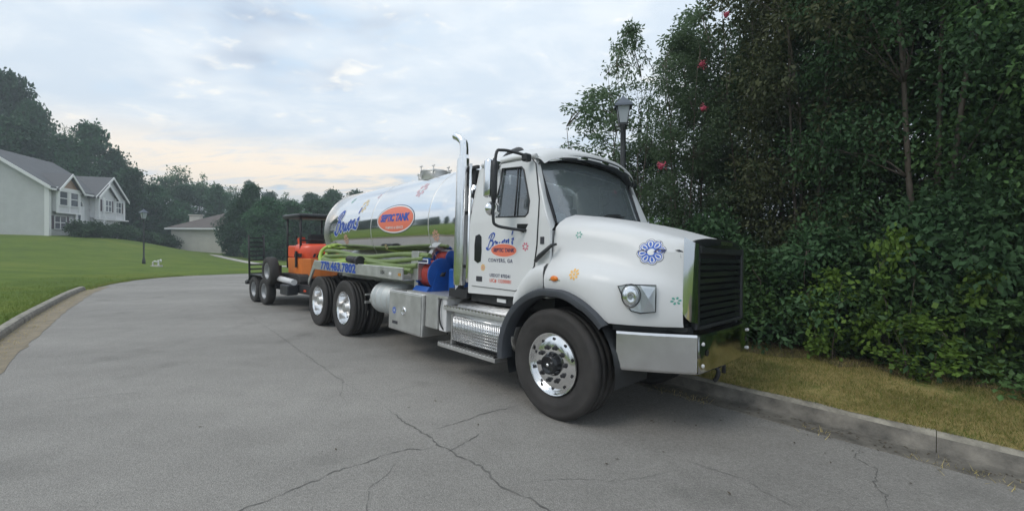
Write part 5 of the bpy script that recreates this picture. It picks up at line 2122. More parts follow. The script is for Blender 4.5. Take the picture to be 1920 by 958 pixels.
def wheel(u, ysgn, kind, parent=truck):
    """kind: steer / drive_out; ysgn -1 = viewer side"""
    if kind == 'steer':
        Ro, Ri, w, yc, zc = .538, .300, .385, 1.2 - .19, .53
        if ysgn > 0:
            yc -= .25
    else:
        Ro, Ri, w, yc, zc = .512, .300, .275, 1.2 - .135, .505
    c = Vector((u, ysgn * yc, zc))
    key = (kind,)
    root = MB()
    root.lathe([(r, t) for r, t in tyre_prof(Ro, Ri, w)], (0, 0, 0), 'y', 56, close=True)
    o = ysgn * (w / 2)      # outer face, in wheel coordinates
    for v in root.bm.verts:
        v.co = v.co + c
    ob = root.build('wheel', 'rubber', parent, recalc=True)
    m = MB()
    g = lambda r, d: (r, o - ysgn * d)
    if kind == 'steer':
        prof = [g(.288, .20), (.288, o - ysgn * .05), g(.300, .035), g(.306, .018), g(.303, .010), g(.292, .014), g(.284, .04), g(.276, .055), g(.245, .045), g(.215, .030), g(.15, .028), g(.11, .028), g(.001, .028)]
    else:
        prof = [g(.288, .20), (.288, o - ysgn * .05), g(.300, .035), g(.306, .018), g(.303, .010), g(.292, .014), g(.282, .05), g(.272, .12), g(.250, .155), g(.215, .165), g(.15, .165), g(.001, .165)]
    m.lathe(prof, c, 'y', 48)
    rim = m.build('rim', 'alu_pol', ob, flat_angle=35)
    # hand holes, nuts, hub
    d0 = .040 if kind == 'steer' else .152
    for k in range(10):
        m = MB()
        a = 2 * PI * (k + .5) / 10
        rh = .243
        cc = c + Vector((math.cos(a) * rh, o - ysgn * (d0 - .002), math.sin(a) * rh))
        m.disc(cc, .017, 'y', 10)
        m.build('hand_hole', 'seam', rim)
    nd = .028 if kind == 'steer' else .165
    for k in range(10):
        a = 2 * PI * k / 10 + .1
        cc = c + Vector((math.cos(a) * .165, o - ysgn * nd, math.sin(a) * .165))
        q = MB()
        q.lathe([(.026, 0), (.024, ysgn * .012), (.017, ysgn * .016), (.017, ysgn * .038), (.001, ysgn * .040)], cc, 'y', 6, smooth=False)
        q.build('lug_nut', 'chassis' if kind == 'steer' else 'alu', ob)
    q = MB()
    if kind == 'steer':
        q.lathe([(.118, 0), (.115, ysgn * .01), (.100, ysgn * .035), (.092, ysgn * .07), (.075, ysgn * .082), (.070, ysgn * .075), (.001, ysgn * .078)], c + Vector((0, o - ysgn * .027, 0)), 'y', 28)
        q.build('hub', 'gloss_black', ob)
        q = MB()
        q.lathe([(.018, 0), (.015, ysgn * .008), (.001, ysgn * .01)], c + Vector((0, o - ysgn * (.027 - .078), 0)), 'y', 12)
        q.build('hub_cap', 'alu_pol', ob)
    else:
        q.lathe([(.128, 0), (.125, ysgn * .06), (.115, ysgn * .07), (.09, ysgn * .075), (.085, ysgn * .13), (.07, ysgn * .14), (.001, ysgn * .14)], c + Vector((0, o - ysgn * .165, 0)), 'y', 24)
        q.build('hub', 'alu', ob)
    if kind != 'steer':
        m = MB()
        m.lathe([(r, t) for r, t in tyre_prof(Ro, Ri, w)], c + Vector((0, -ysgn * .335, 0)), 'y', 40, close=True)
        m.build('inner_tyre', 'rubber', ob)
    return ob


for sg in (-1, 1):
    wheel(-.145, sg, 'steer')
    wheel(-5.24, sg, 'drive')
    wheel(-6.57, sg, 'drive')

# -- chassis
for y in (-.43, .43):
    b = MB()
    b.box(-7.1, .92, y - .045, y + .045, .72, .98)
    b.build('frame_rail', 'chassis', truck)
b = MB()
for u in (-.14,):
    b.tube([Vector((u, -.9, .52)), Vector((u, .9, .52))], .065, 10)
    b.hull([Vector((u + a, c_, z)) for a in (-.35, .55) for c_ in (-.4, .4) for z in (.62, .95)])
b.build('front_axle', 'chassis', truck)
for u in (-5.24, -6.57):
    b = MB()
    b.tube([Vector((u, -.75, .505)), Vector((u, -.2, .505)), Vector((u, 0, .505)), Vector((u, .2, .505)), Vector((u, .75, .505))], [.08, .1, .23, .1, .08], 14)
    b.build('rear_axle', 'chassis', truck)
b = MB()
b.tube([Vector((-5.0, 0, .55)), Vector((-1.4, 0, .66))], .055, 10)
b.build('drive_shaft', 'chassis', truck)
b = MB()
b.box(-1.9, -.4, -.34, .34, .52, .98, .05)
b.build('gearbox', 'chassis', truck)
b = MB()
for y in (-.52, .52):
    b.tube(catmull([Vector((-6.9, y, .75)), Vector((-6.57, y, .62)), Vector((-5.8, y, .9)), Vector((-5.24, y, .62)), Vector((-4.7, y, .75))], 5), .04, 6)
b.build('leaf_springs', 'chassis', truck)
for k, u in enumerate((-6.95, -5.8, -4.4, -3.2)):
    b = MB()
    b.box(u - .05, u + .05, -.385, .385, .76, .94)
    b.build('cross_member', 'chassis', truck)
# engine bay mass seen under the bumper
b = MB()
b.box(-.30, .80, -.36, .36, .62, 1.5, .04)
b.build('engine_block', 'chassis', truck)
b = MB()
b.box(-.92, -.30, -.98, -.50, .98, 1.14)
b.box(-.92, -.30, .50, .98, .98, 1.14)
b.build('cab_mounts', 'chassis', truck)

# -- tank
tz0, TR = 2.06, .925
slope_t = .0125


def tank_c(u):
    return tz0 + (u + 2.2) * slope_t


TU0, TU1 = -7.10, -1.98
b = MB()
prof = []
for k in range(7):
    a = k / 6 * PI / 2
    prof.append((TR * math.sin(a) if k else .001, TU0 - .22 * math.cos(a)))
ups = [TU0, -6.0, -5.04, -4.2, -3.35, -2.6, TU1]
rows = []
NSEG = 72


def ring(u, r):
    return [Vector((u, math.cos(2 * PI * k / NSEG) * r, tank_c(u) + math.sin(2 * PI * k / NSEG) * r)) for k in range(NSEG)]


for k in range(8):
    a = k / 7 * PI / 2
    rows.append(ring(TU0 - .20 * math.cos(a), max(.002, TR * math.sin(a))))
for u in ups[1:]:
    rows.append(ring(u, TR))
for k in range(6, -1, -1):
    a = k / 7 * PI / 2
    rows.append(ring(TU1 + .20 * math.cos(a), max(.002, TR * math.sin(a))))
b.grid(rows, smooth=True, closed=True)
tank = b.build('tank', 'tank', truck)
tank_bvh = BVHTree.FromPolygons([v.co for v in tank.data.vertices], [p.vertices for p in tank.data.polygons])
for u in (-7.06, -4.78, -2.86, -2.05):
    b = MB()
    rr = [ring(u - .012, TR), ring(u - .006, TR + .004), ring(u + .006, TR + .004), ring(u + .012, TR)]
    b.grid(rr, smooth=True, closed=True)
    b.build('weld_band', 'alu', tank)
# cradle, hatch, vents
b = MB()
for y in (-.46, .46):
    b.box(-7.0, -1.95, y - .05, y + .05, .985, 1.33)
b.build('tank_cradle', 'alu', truck)
b = MB()
b.lathe([(.26, -.06), (.26, .10), (.28, .10), (.28, .135), (.25, .15), (.001, .17)], (-4.10, 0, tank_c(-4.1) + TR), 'z', 24)
ht = b.build('hatch', 'alu', tank)
for k in range(6):
    a = 2 * PI * k / 6 + .3
    q = MB()
    cc = Vector((-4.10 + math.cos(a) * .29, math.sin(a) * .29, tank_c(-4.1) + TR + .10))
    q.tube([cc - Vector((0, 0, .08)), cc + Vector((0, 0, .10))], .013, 6)
    q.tube([cc + Vector((-.035, 0, .10)), cc + Vector((.035, 0, .10))], .012, 6)
    q.build('clamp', 'alu', ht)
b = MB()
b.lathe([(.05, -.03), (.05, .12), (.07, .12), (.07, .17), (.001, .17)], (-4.62, 0, tank_c(-4.62) + TR), 'z', 14)
b.build('vent', 'alu', tank)
b = MB()
b.lathe([(.03, -.03), (.03, .05), (.001, .06)], (-5.7, 0, tank_c(-5.7) + TR), 'z', 10)
b.build('vent', 'alu', tank)
b = MB()
b.tube(catmull([Vector((-2.35, .1, tank_c(-2.3) + TR - .05)), Vector((-2.3, .1, 3.10)), Vector((-2.05, .05, 3.16)), Vector((-1.78, -.05, 3.08)), Vector((-1.72, -.1, 2.6))], 4), .055, 10)
b.build('vacuum_pipe', 'black', truck)

# -- deck rail, fender board over the rear wheels
b = MB()
for (v0, v1) in ((.0, .035), (2.365, 2.4)):
    b.box(-6.83, -3.10, v0 - 1.2, v1 - 1.2, 1.155, 1.345, .008)
    b.hull([T(-6.83, v, z) for v in (v0 + .003, v1 - .003) for z in (1.16, 1.34)] + [T(-7.16, v, z) for v in (v0 + .003, v1 - .003) for z in (.80, .92)])
b.bm.faces.ensure_lookup_table()
b.build('deck_rail', 'alu', truck)
b = MB()
b.box(-6.83, -3.10, .037 - 1.2, .95 - 1.2, 1.15, 1.17)
b.box(-6.83, -3.10, 1.45 - 1.2, 2.363 - 1.2, 1.15, 1.17)
b.build('hose_tray', 'alu', truck)
for v0 in (.05, 1.70):
    b = MB()
    b.box(-7.18, -7.15, v0 - 1.2, v0 + .62 - 1.2, .22, .93)
    b.build('mud_flap', 'black', truck)
b = MB()
for u in (-3.46, -3.17):
    q = MB()
    q.box(u - .035, u + .035, -1.208, -1.20, 1.22, 1.26)
    q.build('reflector', 'amber_dull' if u > -3.3 else 'print_white', truck)
b.bm.free()
# -- toolbox, side cabinet
b = MB()
b.box(-3.44, -2.49, -1.21, -.70, .405, 1.0, .012)
tb = b.build('toolbox', 'alu', truck)
b = MB()
b.box(-3.415, -2.515, -1.222, -1.2105, .43, .975, .005)
bd = b.build('lid', 'alu', tb)
b = MB()
b.lathe([(.062, 0), (.058, -.012), (.045, -.015), (.04, -.006), (.001, -.006)], (-2.97, -1.222, .715), 'y', 20)
b.build('latch', 'chrome', bd)
b = MB()
b.box(-2.99, -2.95, -1.24, -1.226, .68, .75, .004)
b.build('latch_handle', 'alu_pol', bd)
b = MB()
b.box(-3.30, -3.14, -1.2245, -1.2222, .50, .545)
b.build('sticker', 'print_dark', bd)
b = MB()
b.box(-2.475, -2.18, -1.17, -.70, .56, .99, .008)
b.build('cabinet', 'alu', truck)
b = MB()
b.box(-2.16, -2.0, -1.15, -.70, .55, 1.0, .006)
bx = b.build('battery_box', 'white_metal', truck)
b = MB()
b.tube(catmull([Vector((-2.10, -1.17, .98)), Vector((-2.12, -1.18, .8)), Vector((-2.08, -1.17, .62)), Vector((-2.02, -1.1, .52))], 4), .012, 6)
b.build('cable', 'seam', bx)
# -- air tank with straps
b = MB()
b.lathe([(.001, -4.30), (.12, -4.29), (.22, -4.26), (.262, -4.20), (.268, -4.17), (.268, -3.45), (.001, -3.45)], (0, -.90, .80), 'x', 36)
at = b.build('air_tank', 'galv', truck)
for u in (-4.15, -4.0, -3.8, -3.62):
    b = MB()
    b.lathe([(.267, u - .012), (.271, u - .010), (.271, u + .010), (.267, u + .012)], (0, -.90, .80), 'x', 36)
    b.build('strap', 'alu', at)
b = MB()
b.tube([Vector((-4.30, -.9, .8)), Vector((-4.46, -.9, .8))], .05, 10)
b.tube([Vector((-4.44, -1.05, .72)), Vector((-4.44, -.75, .72))], .03, 8)
b.box(-4.54, -4.50, -1.1, -.6, .66, .70)
b.box(-4.54, -4.50, -1.1, -.6, .80, .83)
b.build('valve', 'alu', at)
# -- pump bracket between cradle and reels
b = MB()
b.box(-3.08, -2.98, -1.0, -.5, 1.0, 1.55, .006)
b.box(-3.10, -2.9, -1.05, -.9, 1.17, 1.60, .006)
b.build('reel_post', 'alu', truck)
# -- hose reels
def reel(cx, cy, cz, r, w, ang, name, base=True):
    """axis roughly along x; blue discs, red hose between"""
    rt = bpy.data.objects.new(name, None)
    link(rt, truck)
    rt.location = (cx, cy, cz)
    rt.rotation_euler = (0, 0, ang)
    for s_ in (-1, 1):
        q = MB()
        q.lathe([(.001, s_ * w / 2), (r * .25, s_ * w / 2), (r * .27, s_ * (w / 2 - .012)), (r * .7, s_ * (w / 2 - .012)), (r * .74, s_ * w / 2), (r * .96, s_ * w / 2), (r, s_ * (w / 2 + .01)),
                 (r, s_ * (w / 2 + .022)), (r * .94, s_ * (w / 2 + .026)), (.001, s_ * (w / 2 + .024))], (0, 0, 0), 'x', 30)
        q.build('reel_disc', 'blue', rt)
    q = MB()
    for k in range(7):
        x = -w / 2 + .02 + (w - .04) * k / 6
        for rr in (.62, .74):
            q.tube([Vector((x, math.cos(a) * r * rr, math.sin(a) * r * rr)) for a in [2 * PI * j / 24 for j in range(24)]], w / 15, 6, closed=True)
    q.lathe([(r * .55, -w / 2 + .002), (r * .55, w / 2 - .002)], (0, 0, 0), 'x', 20)
    q.build('hose', 'hose_red', rt)
    q = MB()
    q.lathe([(.001, w / 2 + .07), (.03, w / 2 + .07), (.035, w / 2 + .02)], (0, 0, 0), 'x', 12)
    q.tube([Vector((w / 2 + .05, -.05, -.02)), Vector((w / 2 + .05, .05, .03))], .012, 6)
    q.build('crank', 'chassis', rt)
    if base:
        q = MB()
        q.prism([(-r * .8, -r - .02), (r * .8, -r - .02), (r * .35, .06), (-r * .35, .06)], 0, w / 2 + .03, w / 2 + .045)
        q.prism([(-r * .8, -r - .02), (r * .8, -r - .02), (r * .35, .06), (-r * .35, .06)], 0, -w / 2 - .045, -w / 2 - .03)
        q.prism([(-r * 1.25, -r - .05), (r * .9, -r - .05), (r * .9, -r - .02), (-r * .85, -r * .72)], 0, -w / 2 - .03, w / 2 + .03)
        q.build('reel_stand', 'blue', rt)
        q = MB()
        q.box(-w / 2 - .03, w / 2 + .03, -r * .98, -r * .80, r * .62, r * .98, .01)
        q.build('reel_guard', 'blue', rt)
        q = MB()
        q.box(-w / 2 - .015, w / 2 + .015, -r * 1.0, -r * .983, r * .66, r * .92)
        q.build('sticker', 'print_white', rt)
        q = MB()
        q.box(-w / 2 + .005, w / 2 - .005, -r * 1.01, -r * 1.001, r * .72, r * .87)
        q.build('sticker_text', 'print_navy', rt)
    return rt


reel(-2.82, -.80, 1.265, .245, .32, R(0), 'hose_reel')
reel(-2.30, -.55, 1.56, .20, .26, R(0), 'hose_reel', False)
b = MB()
b.box(-2.48, -2.12, -.80, -.30, 1.02, 1.36, .02)
b.build('pump', 'blue', truck)
b = MB()
b.box(-2.98, -1.95, -1.17, -.45, .985, 1.02)
b.build('reel_shelf', 'alu', truck)

# -- exhaust stack with heat shield
b = MB()
b.tube([Vector((-1.86, -1.06, 1.12)), Vector((-1.86, -1.06, 1.6)), Vector((-1.84, -1.06, 2.88))], .062, 18)
b.build('exhaust_stack', 'chrome', truck)
b = MB()
b.tube([Vector((-1.84, -1.06, 2.80)), Vector((-1.84, -1.06, 2.95))] + catmull([Vector((-1.84, -1.06, 2.95)), Vector((-1.855, -1.065, 3.05)), Vector((-1.92, -1.075, 3.12)), Vector((-2.00, -1.09, 3.16))], 4)[1:], .058, 18, cap=False)
b.build('exhaust_tip', 'chrome', truck)
b = MB()
rows = []
for z in (1.18, 1.3, 2.7, 2.83):
    rr = .088 if 1.2 < z < 2.8 else .080
    rows.append([Vector((-1.85 + math.cos(a) * rr, -1.06 + math.sin(a) * rr, z)) for a in [R(150 + 240 * k / 24) for k in range(25)]])
b.grid(rows)
b.build('heat_shield', 'alu_pol', truck)
b = MB()
b.tube([Vector((-1.66, -1.08, 1.22)), Vector((-1.66, -1.08, 1.28)), Vector((-1.66, -1.08, 1.68)), Vector((-1.66, -1.08, 2.74))], [.02, .03, .02, .018], 10)
b.build('grab_rail', 'alu_pol', truck)
for z in (1.4, 2.1, 2.68):
    b = MB()
    b.box(-1.85, -1.58, -1.04, -1.0, z, z + .04)
    b.build('stack_bracket', 'chassis', truck)
b = MB()
b.box(-2.0, -1.62, -1.12, -.8, 1.02, 1.13)
b.build('stack_base', 'chassis', truck)
b = MB()
b.box(-1.79, -1.66, -1.0, .9, 2.50, 2.68)
b.build('cross_pipe', 'chassis', truck)

# -- fuel tank, step box with grid panel, treads
b = MB()
b.lathe([(.001, -1.86), (.28, -1.86), (.29, -1.83), (.29, -.80), (.28, -.78), (.001, -.78)], (0, -.86, .735), 'x', 36)
b.build('fuel_tank', 'tread', truck)


def step(u0, u1, z, y0, y1):
    b = MB()
    b.box(u0, u1, y0, y1, z - .045, z, .004)
    st = b.build('step', 'alu', truck)
    n = int((u1 - u0) / .062)
    q = MB()
    for k in range(n):
        u = u0 + .03 + (u1 - u0 - .06) * k / (n - 1)
        q.box(u - .014, u + .014, y0 - .002, y0 + .06, z, z + .018)
        q.box(u - .008, u + .008, y0 + .06, y1 - .01, z, z + .010)
    tag(q.build('step_teeth', 'alu_pol', st), None, None, None, 'stuff')


step(-2.0, -.80, .895, -1.20, -.95)
step(-2.05, -.93, .425, -1.24, -.98)
b = MB()
b.box(-1.815, -.865, -1.17, -1.14, .485, .79)
b.box(-1.83, -1.815, -1.19, -.9, .44, .81)
b.box(-.865, -.85, -1.19, -.9, .44, .84)
pn = b.build('step_panel', 'alu', truck)
b = MB()
b.tube([Vector((-1.815, -1.18, .793)), Vector((-.86, -1.18, .793))], .010, 6)
for k in range(31):
    u = -1.80 + .93 * k / 30
    b.tube([Vector((u, -1.178, .49)), Vector((u, -1.178, .79))], .0065, 4)
for k in range(9):
    z = .50 + .28 * k / 8
    b.tube([Vector((-1.81, -1.176, z)), Vector((-.87, -1.176, z))], .005, 4)
tag(b.build('grid_bars', 'alu_pol', pn), None, None, None, 'stuff')
b = MB()
for k in range(18):
    u = -1.70 + .78 * k / 17
    b.box(u - .012, u + .012, -1.13, -1.02, .80, .812)
tag(b.build('tread_bars', 'alu', pn), None, None, None, 'stuff')
b = MB()
b.box(-1.80, -.88, -1.13, -.9, .45, .80)
b.build('step_box', 'chassis', truck)
b = MB()
b.box(-1.10, -.95, -1.075, -1.065, 1.035, 1.075)
b.build('badge', 'print_white', truck)

# ------------------------------------------------------------------ lettering and decals
def text_mesh2d(txt, size, shear=0.0, offset=0.0, spacing=1.0, align='CENTER'):
    cu = bpy.data.curves.new('t', 'FONT')
    cu.body = txt
    cu.size = size
    cu.shear = shear
    cu.offset = offset
    cu.space_character = spacing
    cu.align_x = align
    cu.align_y = 'CENTER'
    cu.resolution_u = 3
    ob = bpy.data.objects.new('t', cu)
    COL.objects.link(ob)
    me = bpy.data.meshes.new_from_object(ob)
    bm = bmesh.new()
    bm.from_mesh(me)
    bpy.data.objects.remove(ob)
    bpy.data.curves.remove(cu)
    bpy.data.meshes.remove(me)
    return bm


def ell2d(rx, ry, n=40):
    bm = bmesh.new()
    bm.faces.new([bm.verts.new((math.cos(2 * PI * k / n) * rx, math.sin(2 * PI * k / n) * ry, 0)) for k in range(n)])
    return bm


def ring2d(rx, ry, w, n=40):
    bm = bmesh.new()
    a = [bm.verts.new((math.cos(2 * PI * k / n) * rx, math.sin(2 * PI * k / n) * ry, 0)) for k in range(n)]
    c = [bm.verts.new((math.cos(2 * PI * k / n) * (rx - w), math.sin(2 * PI * k / n) * (ry - w), 0)) for k in range(n)]
    for k in range(n):
        bm.faces.new([a[k], a[(k + 1) % n], c[(k + 1) % n], c[k]])
    return bm


def stroke2d(strokes, wmin, wmax, ang=R(40), grow=0.0):
    """brush-script ribbons: lists of 2D control points, calligraphic width"""
    bm = bmesh.new()
    for st in strokes:
        pts = catmull([(p[0], p[1], 0) for p in st], 6)
        l, r = [], []
        for i, p in enumerate(pts):
            d = pts[min(i + 1, len(pts) - 1)] - pts[max(i - 1, 0)]
            if d.length < 1e-9:
                continue
            d.normalize()
            n = Vector((-d.y, d.x, 0))
            w = lerp(wmin, wmax, abs(math.sin(math.atan2(d.y, d.x) - ang))) / 2 + grow
            if i == 0:
                p = p - d * grow
            if i == len(pts) - 1:
                p = p + d * grow
            l.append(bm.verts.new(p + n * w))
            r.append(bm.verts.new(p - n * w))
        for i in range(len(l) - 1):
            bm.faces.new([l[i], l[i + 1], r[i + 1], r[i]])
    return bm


SCRIPT = [
    [(0.10, .02), (.13, .25), (.22, .62), (.30, .92), (.28, .80)],                                            # B stem
    [(.02, .70), (.10, .92), (.34, 1.02), (.52, .92), (.50, .72), (.34, .56), (.22, .52)],                     # B top bowl
    [(.24, .53), (.46, .50), (.52, .32), (.42, .10), (.22, -.04), (.02, .02), (-.06, .14)],                    # B low bowl
    [(.80, .40), (.70, .44), (.60, .30), (.60, .10), (.70, .02), (.82, .12), (.86, .30), (.78, .42), (.88, .34), (.98, .36)],      # o
    [(.98, .38), (1.00, .16), (1.06, .03), (1.14, .08), (1.20, .34), (1.22, .12), (1.30, .03), (1.38, .12), (1.42, .34), (1.48, .34)],  # w
    [(1.48, .20), (1.60, .24), (1.66, .36), (1.58, .43), (1.50, .30), (1.50, .12), (1.60, .02), (1.72, .10), (1.78, .20)],      # e
    [(1.80, .40), (1.82, .04)], [(1.82, .16), (1.90, .36), (1.99, .40), (2.02, .26), (2.03, .06), (2.12, .08)],                   # n
    [(2.24, .92), (2.20, .66)],                                                                              # apostrophe
    [(2.26, .36), (2.36, .44), (2.42, .34), (2.34, .22), (2.42, .10), (2.34, .0), (2.18, .04), (2.12, .10)]]                       # s


def script_bm(scale, wmin, wmax, grow=0.0, shear=.25, rise=0.12):
    bm = stroke2d(SCRIPT, wmin, wmax, grow=grow)
    for v in bm.verts:
        x, y = v.co.x, v.co.y
        v.co = Vector(((x - 1.18 + shear * y) * scale, (y - .4 + rise * (x - 1.18)) * scale, 0))
    return bm


def apply_decal(bm, name, m, parent, cu, cz, off, bvh=None, fn=None, step_=.05, rot=0.0):
    """lay a flat 2D mesh onto a surface, at (u, z) = (cu, cz), seen from the viewer's side"""
    if rot:
        c, s = math.cos(rot), math.sin(rot)
        for v in bm.verts:
            v.co = Vector((v.co.x * c - v.co.y * s, v.co.x * s + v.co.y * c, 0))
    bmesh.ops.triangulate(bm, faces=list(bm.faces))
    xs = [v.co.x for v in bm.verts]
    ys = [v.co.y for v in bm.verts]
    for lo, hi, no in ((min(xs), max(xs), (1, 0, 0)), (min(ys), max(ys), (0, 1, 0))):
        t = lo + step_
        while t < hi:
            co = (t, 0, 0) if no[0] else (0, t, 0)
            bmesh.ops.bisect_plane(bm, geom=list(bm.verts) + list(bm.edges) + list(bm.faces), plane_co=co, plane_no=no)
            t += step_
    for v in bm.verts:
        u, z = cu + v.co.x, cz + v.co.y
        if bvh is not None:
            for du, dz_ in ((.0003, .0004), (-.0007, .0009), (.0013, -.0011)):
                hit = bvh.ray_cast(Vector((u + du, -3.0, z + dz_)), Vector((0, 1, 0)))
                if hit[0] is not None:
                    break
            if hit[0] is not None:
                n = hit[1]
                if n.y > 0:
                    n = -n
                v.co = Vector((u, hit[0].y, z)) + n * off
            else:
                v.co = Vector((u, -1.0, z))
        else:
            p = fn(u, z, 0)
            v.co = Vector((p.x, p.y - off, p.z))
    b = MB()
    b.bm.free()
    b.bm = bm
    o = b.build(name, m, parent, recalc=False)
    return o


def petals(n, r, w, inner=0.25, sc=1.0):
    bm = bmesh.new()
    for k in range(n):
        a = 2 * PI * k / n + .2
        d = Vector((math.cos(a), math.sin(a), 0))
        t = Vector((-d.y, d.x, 0))
        pts = []
        for q in range(14):
            b_ = 2 * PI * q / 14
            rr = r * (inner + (1 - inner) * (.5 + .5 * math.cos(b_)))
            ww = w * math.sin(b_) * (.55 + .45 * (.5 + .5 * math.cos(b_)))
            pts.append(d * rr + t * ww)
        bm.faces.new([bm.verts.new(p) for p in pts])
    return bm


dfn = side_fn(1, .0145)
near_door = doors[0]
# door: script, oval, text
apply_decal(script_bm(.18, .070, .115, .012), 'script_outline', 'print_white', near_door, -1.03, 1.745, .0012, fn=dfn)
apply_decal(script_bm(.18, .070, .115), 'script_lettering', 'print_blue', near_door, -1.03, 1.745, .0024, fn=dfn)
apply_decal(ell2d(.215, .075), 'oval', 'print_orange', near_door, -.945, 1.640, .0030, fn=dfn)
apply_decal(ring2d(.222, .082, .009), 'oval_outline', 'print_white', near_door, -.945, 1.640, .0034, fn=dfn)
apply_decal(text_mesh2d('SEPTIC TANK', .058, .15, .0025, 1.0), 'lettering', 'print_navy', near_door, -.945, 1.640, .0040, fn=dfn)
apply_decal(text_mesh2d('CONYERS, GA', .058, 0, .0012, 1.15), 'lettering', 'print_navy', near_door, -1.00, 1.520, .002, fn=dfn)
apply_decal(text_mesh2d('USDOT 870241', .052, 0, .0010, 1.05), 'lettering', 'print_navy', near_door, -.995, 1.345, .002, fn=dfn)
apply_decal(text_mesh2d('LIC# 13200001', .055, 0, .0010, 1.08), 'lettering', 'print_red', near_door, -.985, 1.285, .002, fn=dfn)


def flower(cu, cz, r, m, parent, bvh=None, fn=None, n=8, center='print_white'):
    apply_decal(petals(n, r, r * .27, .35), 'flower_decal', m, parent, cu, cz, .0022, bvh, fn)
    apply_decal(ell2d(r * .24, r * .24, 16), 'flower_centre', center, parent, cu, cz, .0032, bvh, fn)


flower(-1.30, 1.43, .042, 'print_yellow', near_door, fn=dfn, n=8, center='print_orange')
flower(-.60, 1.685, .048, 'print_pink', near_door, fn=dfn, n=7)
# bonnet: big blue flower with white inner petals
apply_decal(petals(8, .118, .049, .2), 'flower_outline', 'print_navy', hood, .715, 1.655, .003, hood_bvh, step_=.03)
apply_decal(petals(8, .114, .046, .2), 'flower_decal', 'print_white', hood, .715, 1.655, .0037, hood_bvh, step_=.03)
apply_decal(petals(8, .106, .040, .2), 'flower_petals', 'print_lblue', hood, .715, 1.655, .0044, hood_bvh, step_=.03)
apply_decal(petals(8, .099, .027, .42), 'flower_petal_light', 'print_white', hood, .715, 1.655, .0051, hood_bvh, step_=.03)
apply_decal(petals(8, .091, .0135, .5), 'flower_petal_core', 'print_lblue', hood, .715, 1.655, .0058, hood_bvh, step_=.03)
apply_decal(ell2d(.030, .030, 20), 'flower_centre', 'print_white', hood, .715, 1.655, .0065, hood_bvh)
flower(.02, 1.81, .036, 'print_green', hood, hood_bvh, n=6)
flower(.10, 1.425, .055, 'print_yellow', hood, hood_bvh, n=8, center='print_yellow')
flower(.925, 1.235, .036, 'print_green', hood, hood_bvh, n=6)
flower(-.50, 1.33, .03, 'print_pink', near_door, fn=side_fn(1, .05), n=6) if False else None
# tank: script, oval, flowers
apply_decal(script_bm(.45, .085, .14, .030, .22, .10), 'script_outline', 'print_white', tank, -5.93, 2.14, .003, tank_bvh)
apply_decal(script_bm(.45, .085, .14, 0, .22, .10), 'script_lettering', 'print_blue', tank, -5.93, 2.14, .005, tank_bvh)
apply_decal(ell2d(.60, .215, 48), 'oval', 'print_orange', tank, -3.90, 2.13, .003, tank_bvh)
apply_decal(ring2d(.63, .235, .022, 48), 'oval_outline', 'print_white', tank, -3.90, 2.13, .004, tank_bvh)
apply_decal(ring2d(.645, .247, .012, 48), 'oval_edge', 'print_navy', tank, -3.90, 2.13, .0032, tank_bvh)
apply_decal(text_mesh2d('SEPTIC TANK', .165, .12, .009, .95), 'lettering', 'print_blue', tank, -3.92, 2.15, .006, tank_bvh)
apply_decal(text_mesh2d('PUMPING & SERVICE', .06, 0, .001, 1.1), 'lettering', 'print_white', tank, -3.90, 1.985, .006, tank_bvh)
for (u, z, r, m) in ((-5.92, 1.80, .11, 'faded_orange'), (-2.68, 1.84, .09, 'faded_orange'), (-5.30, 2.45, .14, 'faded_yellow'), (-3.36, 2.60, .13, 'faded_pink'), (-6.1, 2.62, .06, 'print_green'),
                     (-4.30, 1.66, .05, 'faded_yellow'), (-4.9, 2.62, .05, 'faded_pink')):
    flower(u, z, r, m, tank, tank_bvh, n=8, center='tank' if 'orange' not in m else m)
rfn = lambda u, z, t: Vector((u, -1.2, z))
_b = text_mesh2d('770.463.7802', .215, 0, .010, 1.05)
for v in _b.verts:
    v.co.x *= 1.38
apply_decal(_b, 'phone_number', 'print_blue', truck, -5.58, 1.247, .003, fn=rfn)
apply_decal(text_mesh2d('USA', .08, .2, .002, 1.0), 'lettering', 'print_dark', truck, -3.72, 1.245, .003, fn=rfn)
tfn = lambda u, z, t: Vector((u, -1.2225, z))
flower(-3.25, .70, .055, 'print_lblue', bd, fn=tfn, n=8)
# maker's lettering on the grille header
bm = text_mesh2d('FREIGHTLINER', .045, 0, .001, 1.1)
for v in bm.verts:
    v.co = Vector((1.064, v.co.x, 1.757 + v.co.y))
q = MB(); q.bm.free(); q.bm = bm
q.build('maker_lettering', 'alu_pol', truck, recalc=False)

# ------------------------------------------------------------------ suction hoses lying in the tray
hose = thing('suction_hose', 'bright green suction hose looped around the rear of the tank tray', 'hose', matrix=TM)
b = MB()
for k, (dv, dz, e) in enumerate([(0, 0, 0), (.08, .075, .1)]):
    pts = [T(-4.1 - e, .20 + dv, 1.21 + dz * .4), T(-4.7, .14 + dv, 1.345 + dz * .3), T(-5.4, .09 + dv, 1.36 + dz * .5), T(-6.2, .12 + dv, 1.30 + dz), T(-6.75 - e * .3, .16 + dv, 1.38 + dz), T(-7.02 - e * .4, .34 + dv, 1.46 + dz),
           T(-7.22, .62 + dv, 1.44 + dz), T(-7.28, 1.1, 1.40 + dz)]
    b.tube(catmull(pts, 6), .036, 9)
    o = b.build('hose_run', 'hose_green', hose)
    b = MB()
pts = [T(-6.60, .11, 1.27), T(-6.86, .13, 1.38), T(-7.0, .22, 1.55), T(-6.98, .36, 1.66), T(-6.86, .33, 1.60)]
b.tube(catmull(pts, 6), .038, 9)
b.build('hose_run', 'hose_green', hose)
hose2 = thing('suction_hose', 'dull olive suction hoses sagging along the tank side in the tray', 'hose', matrix=TM)
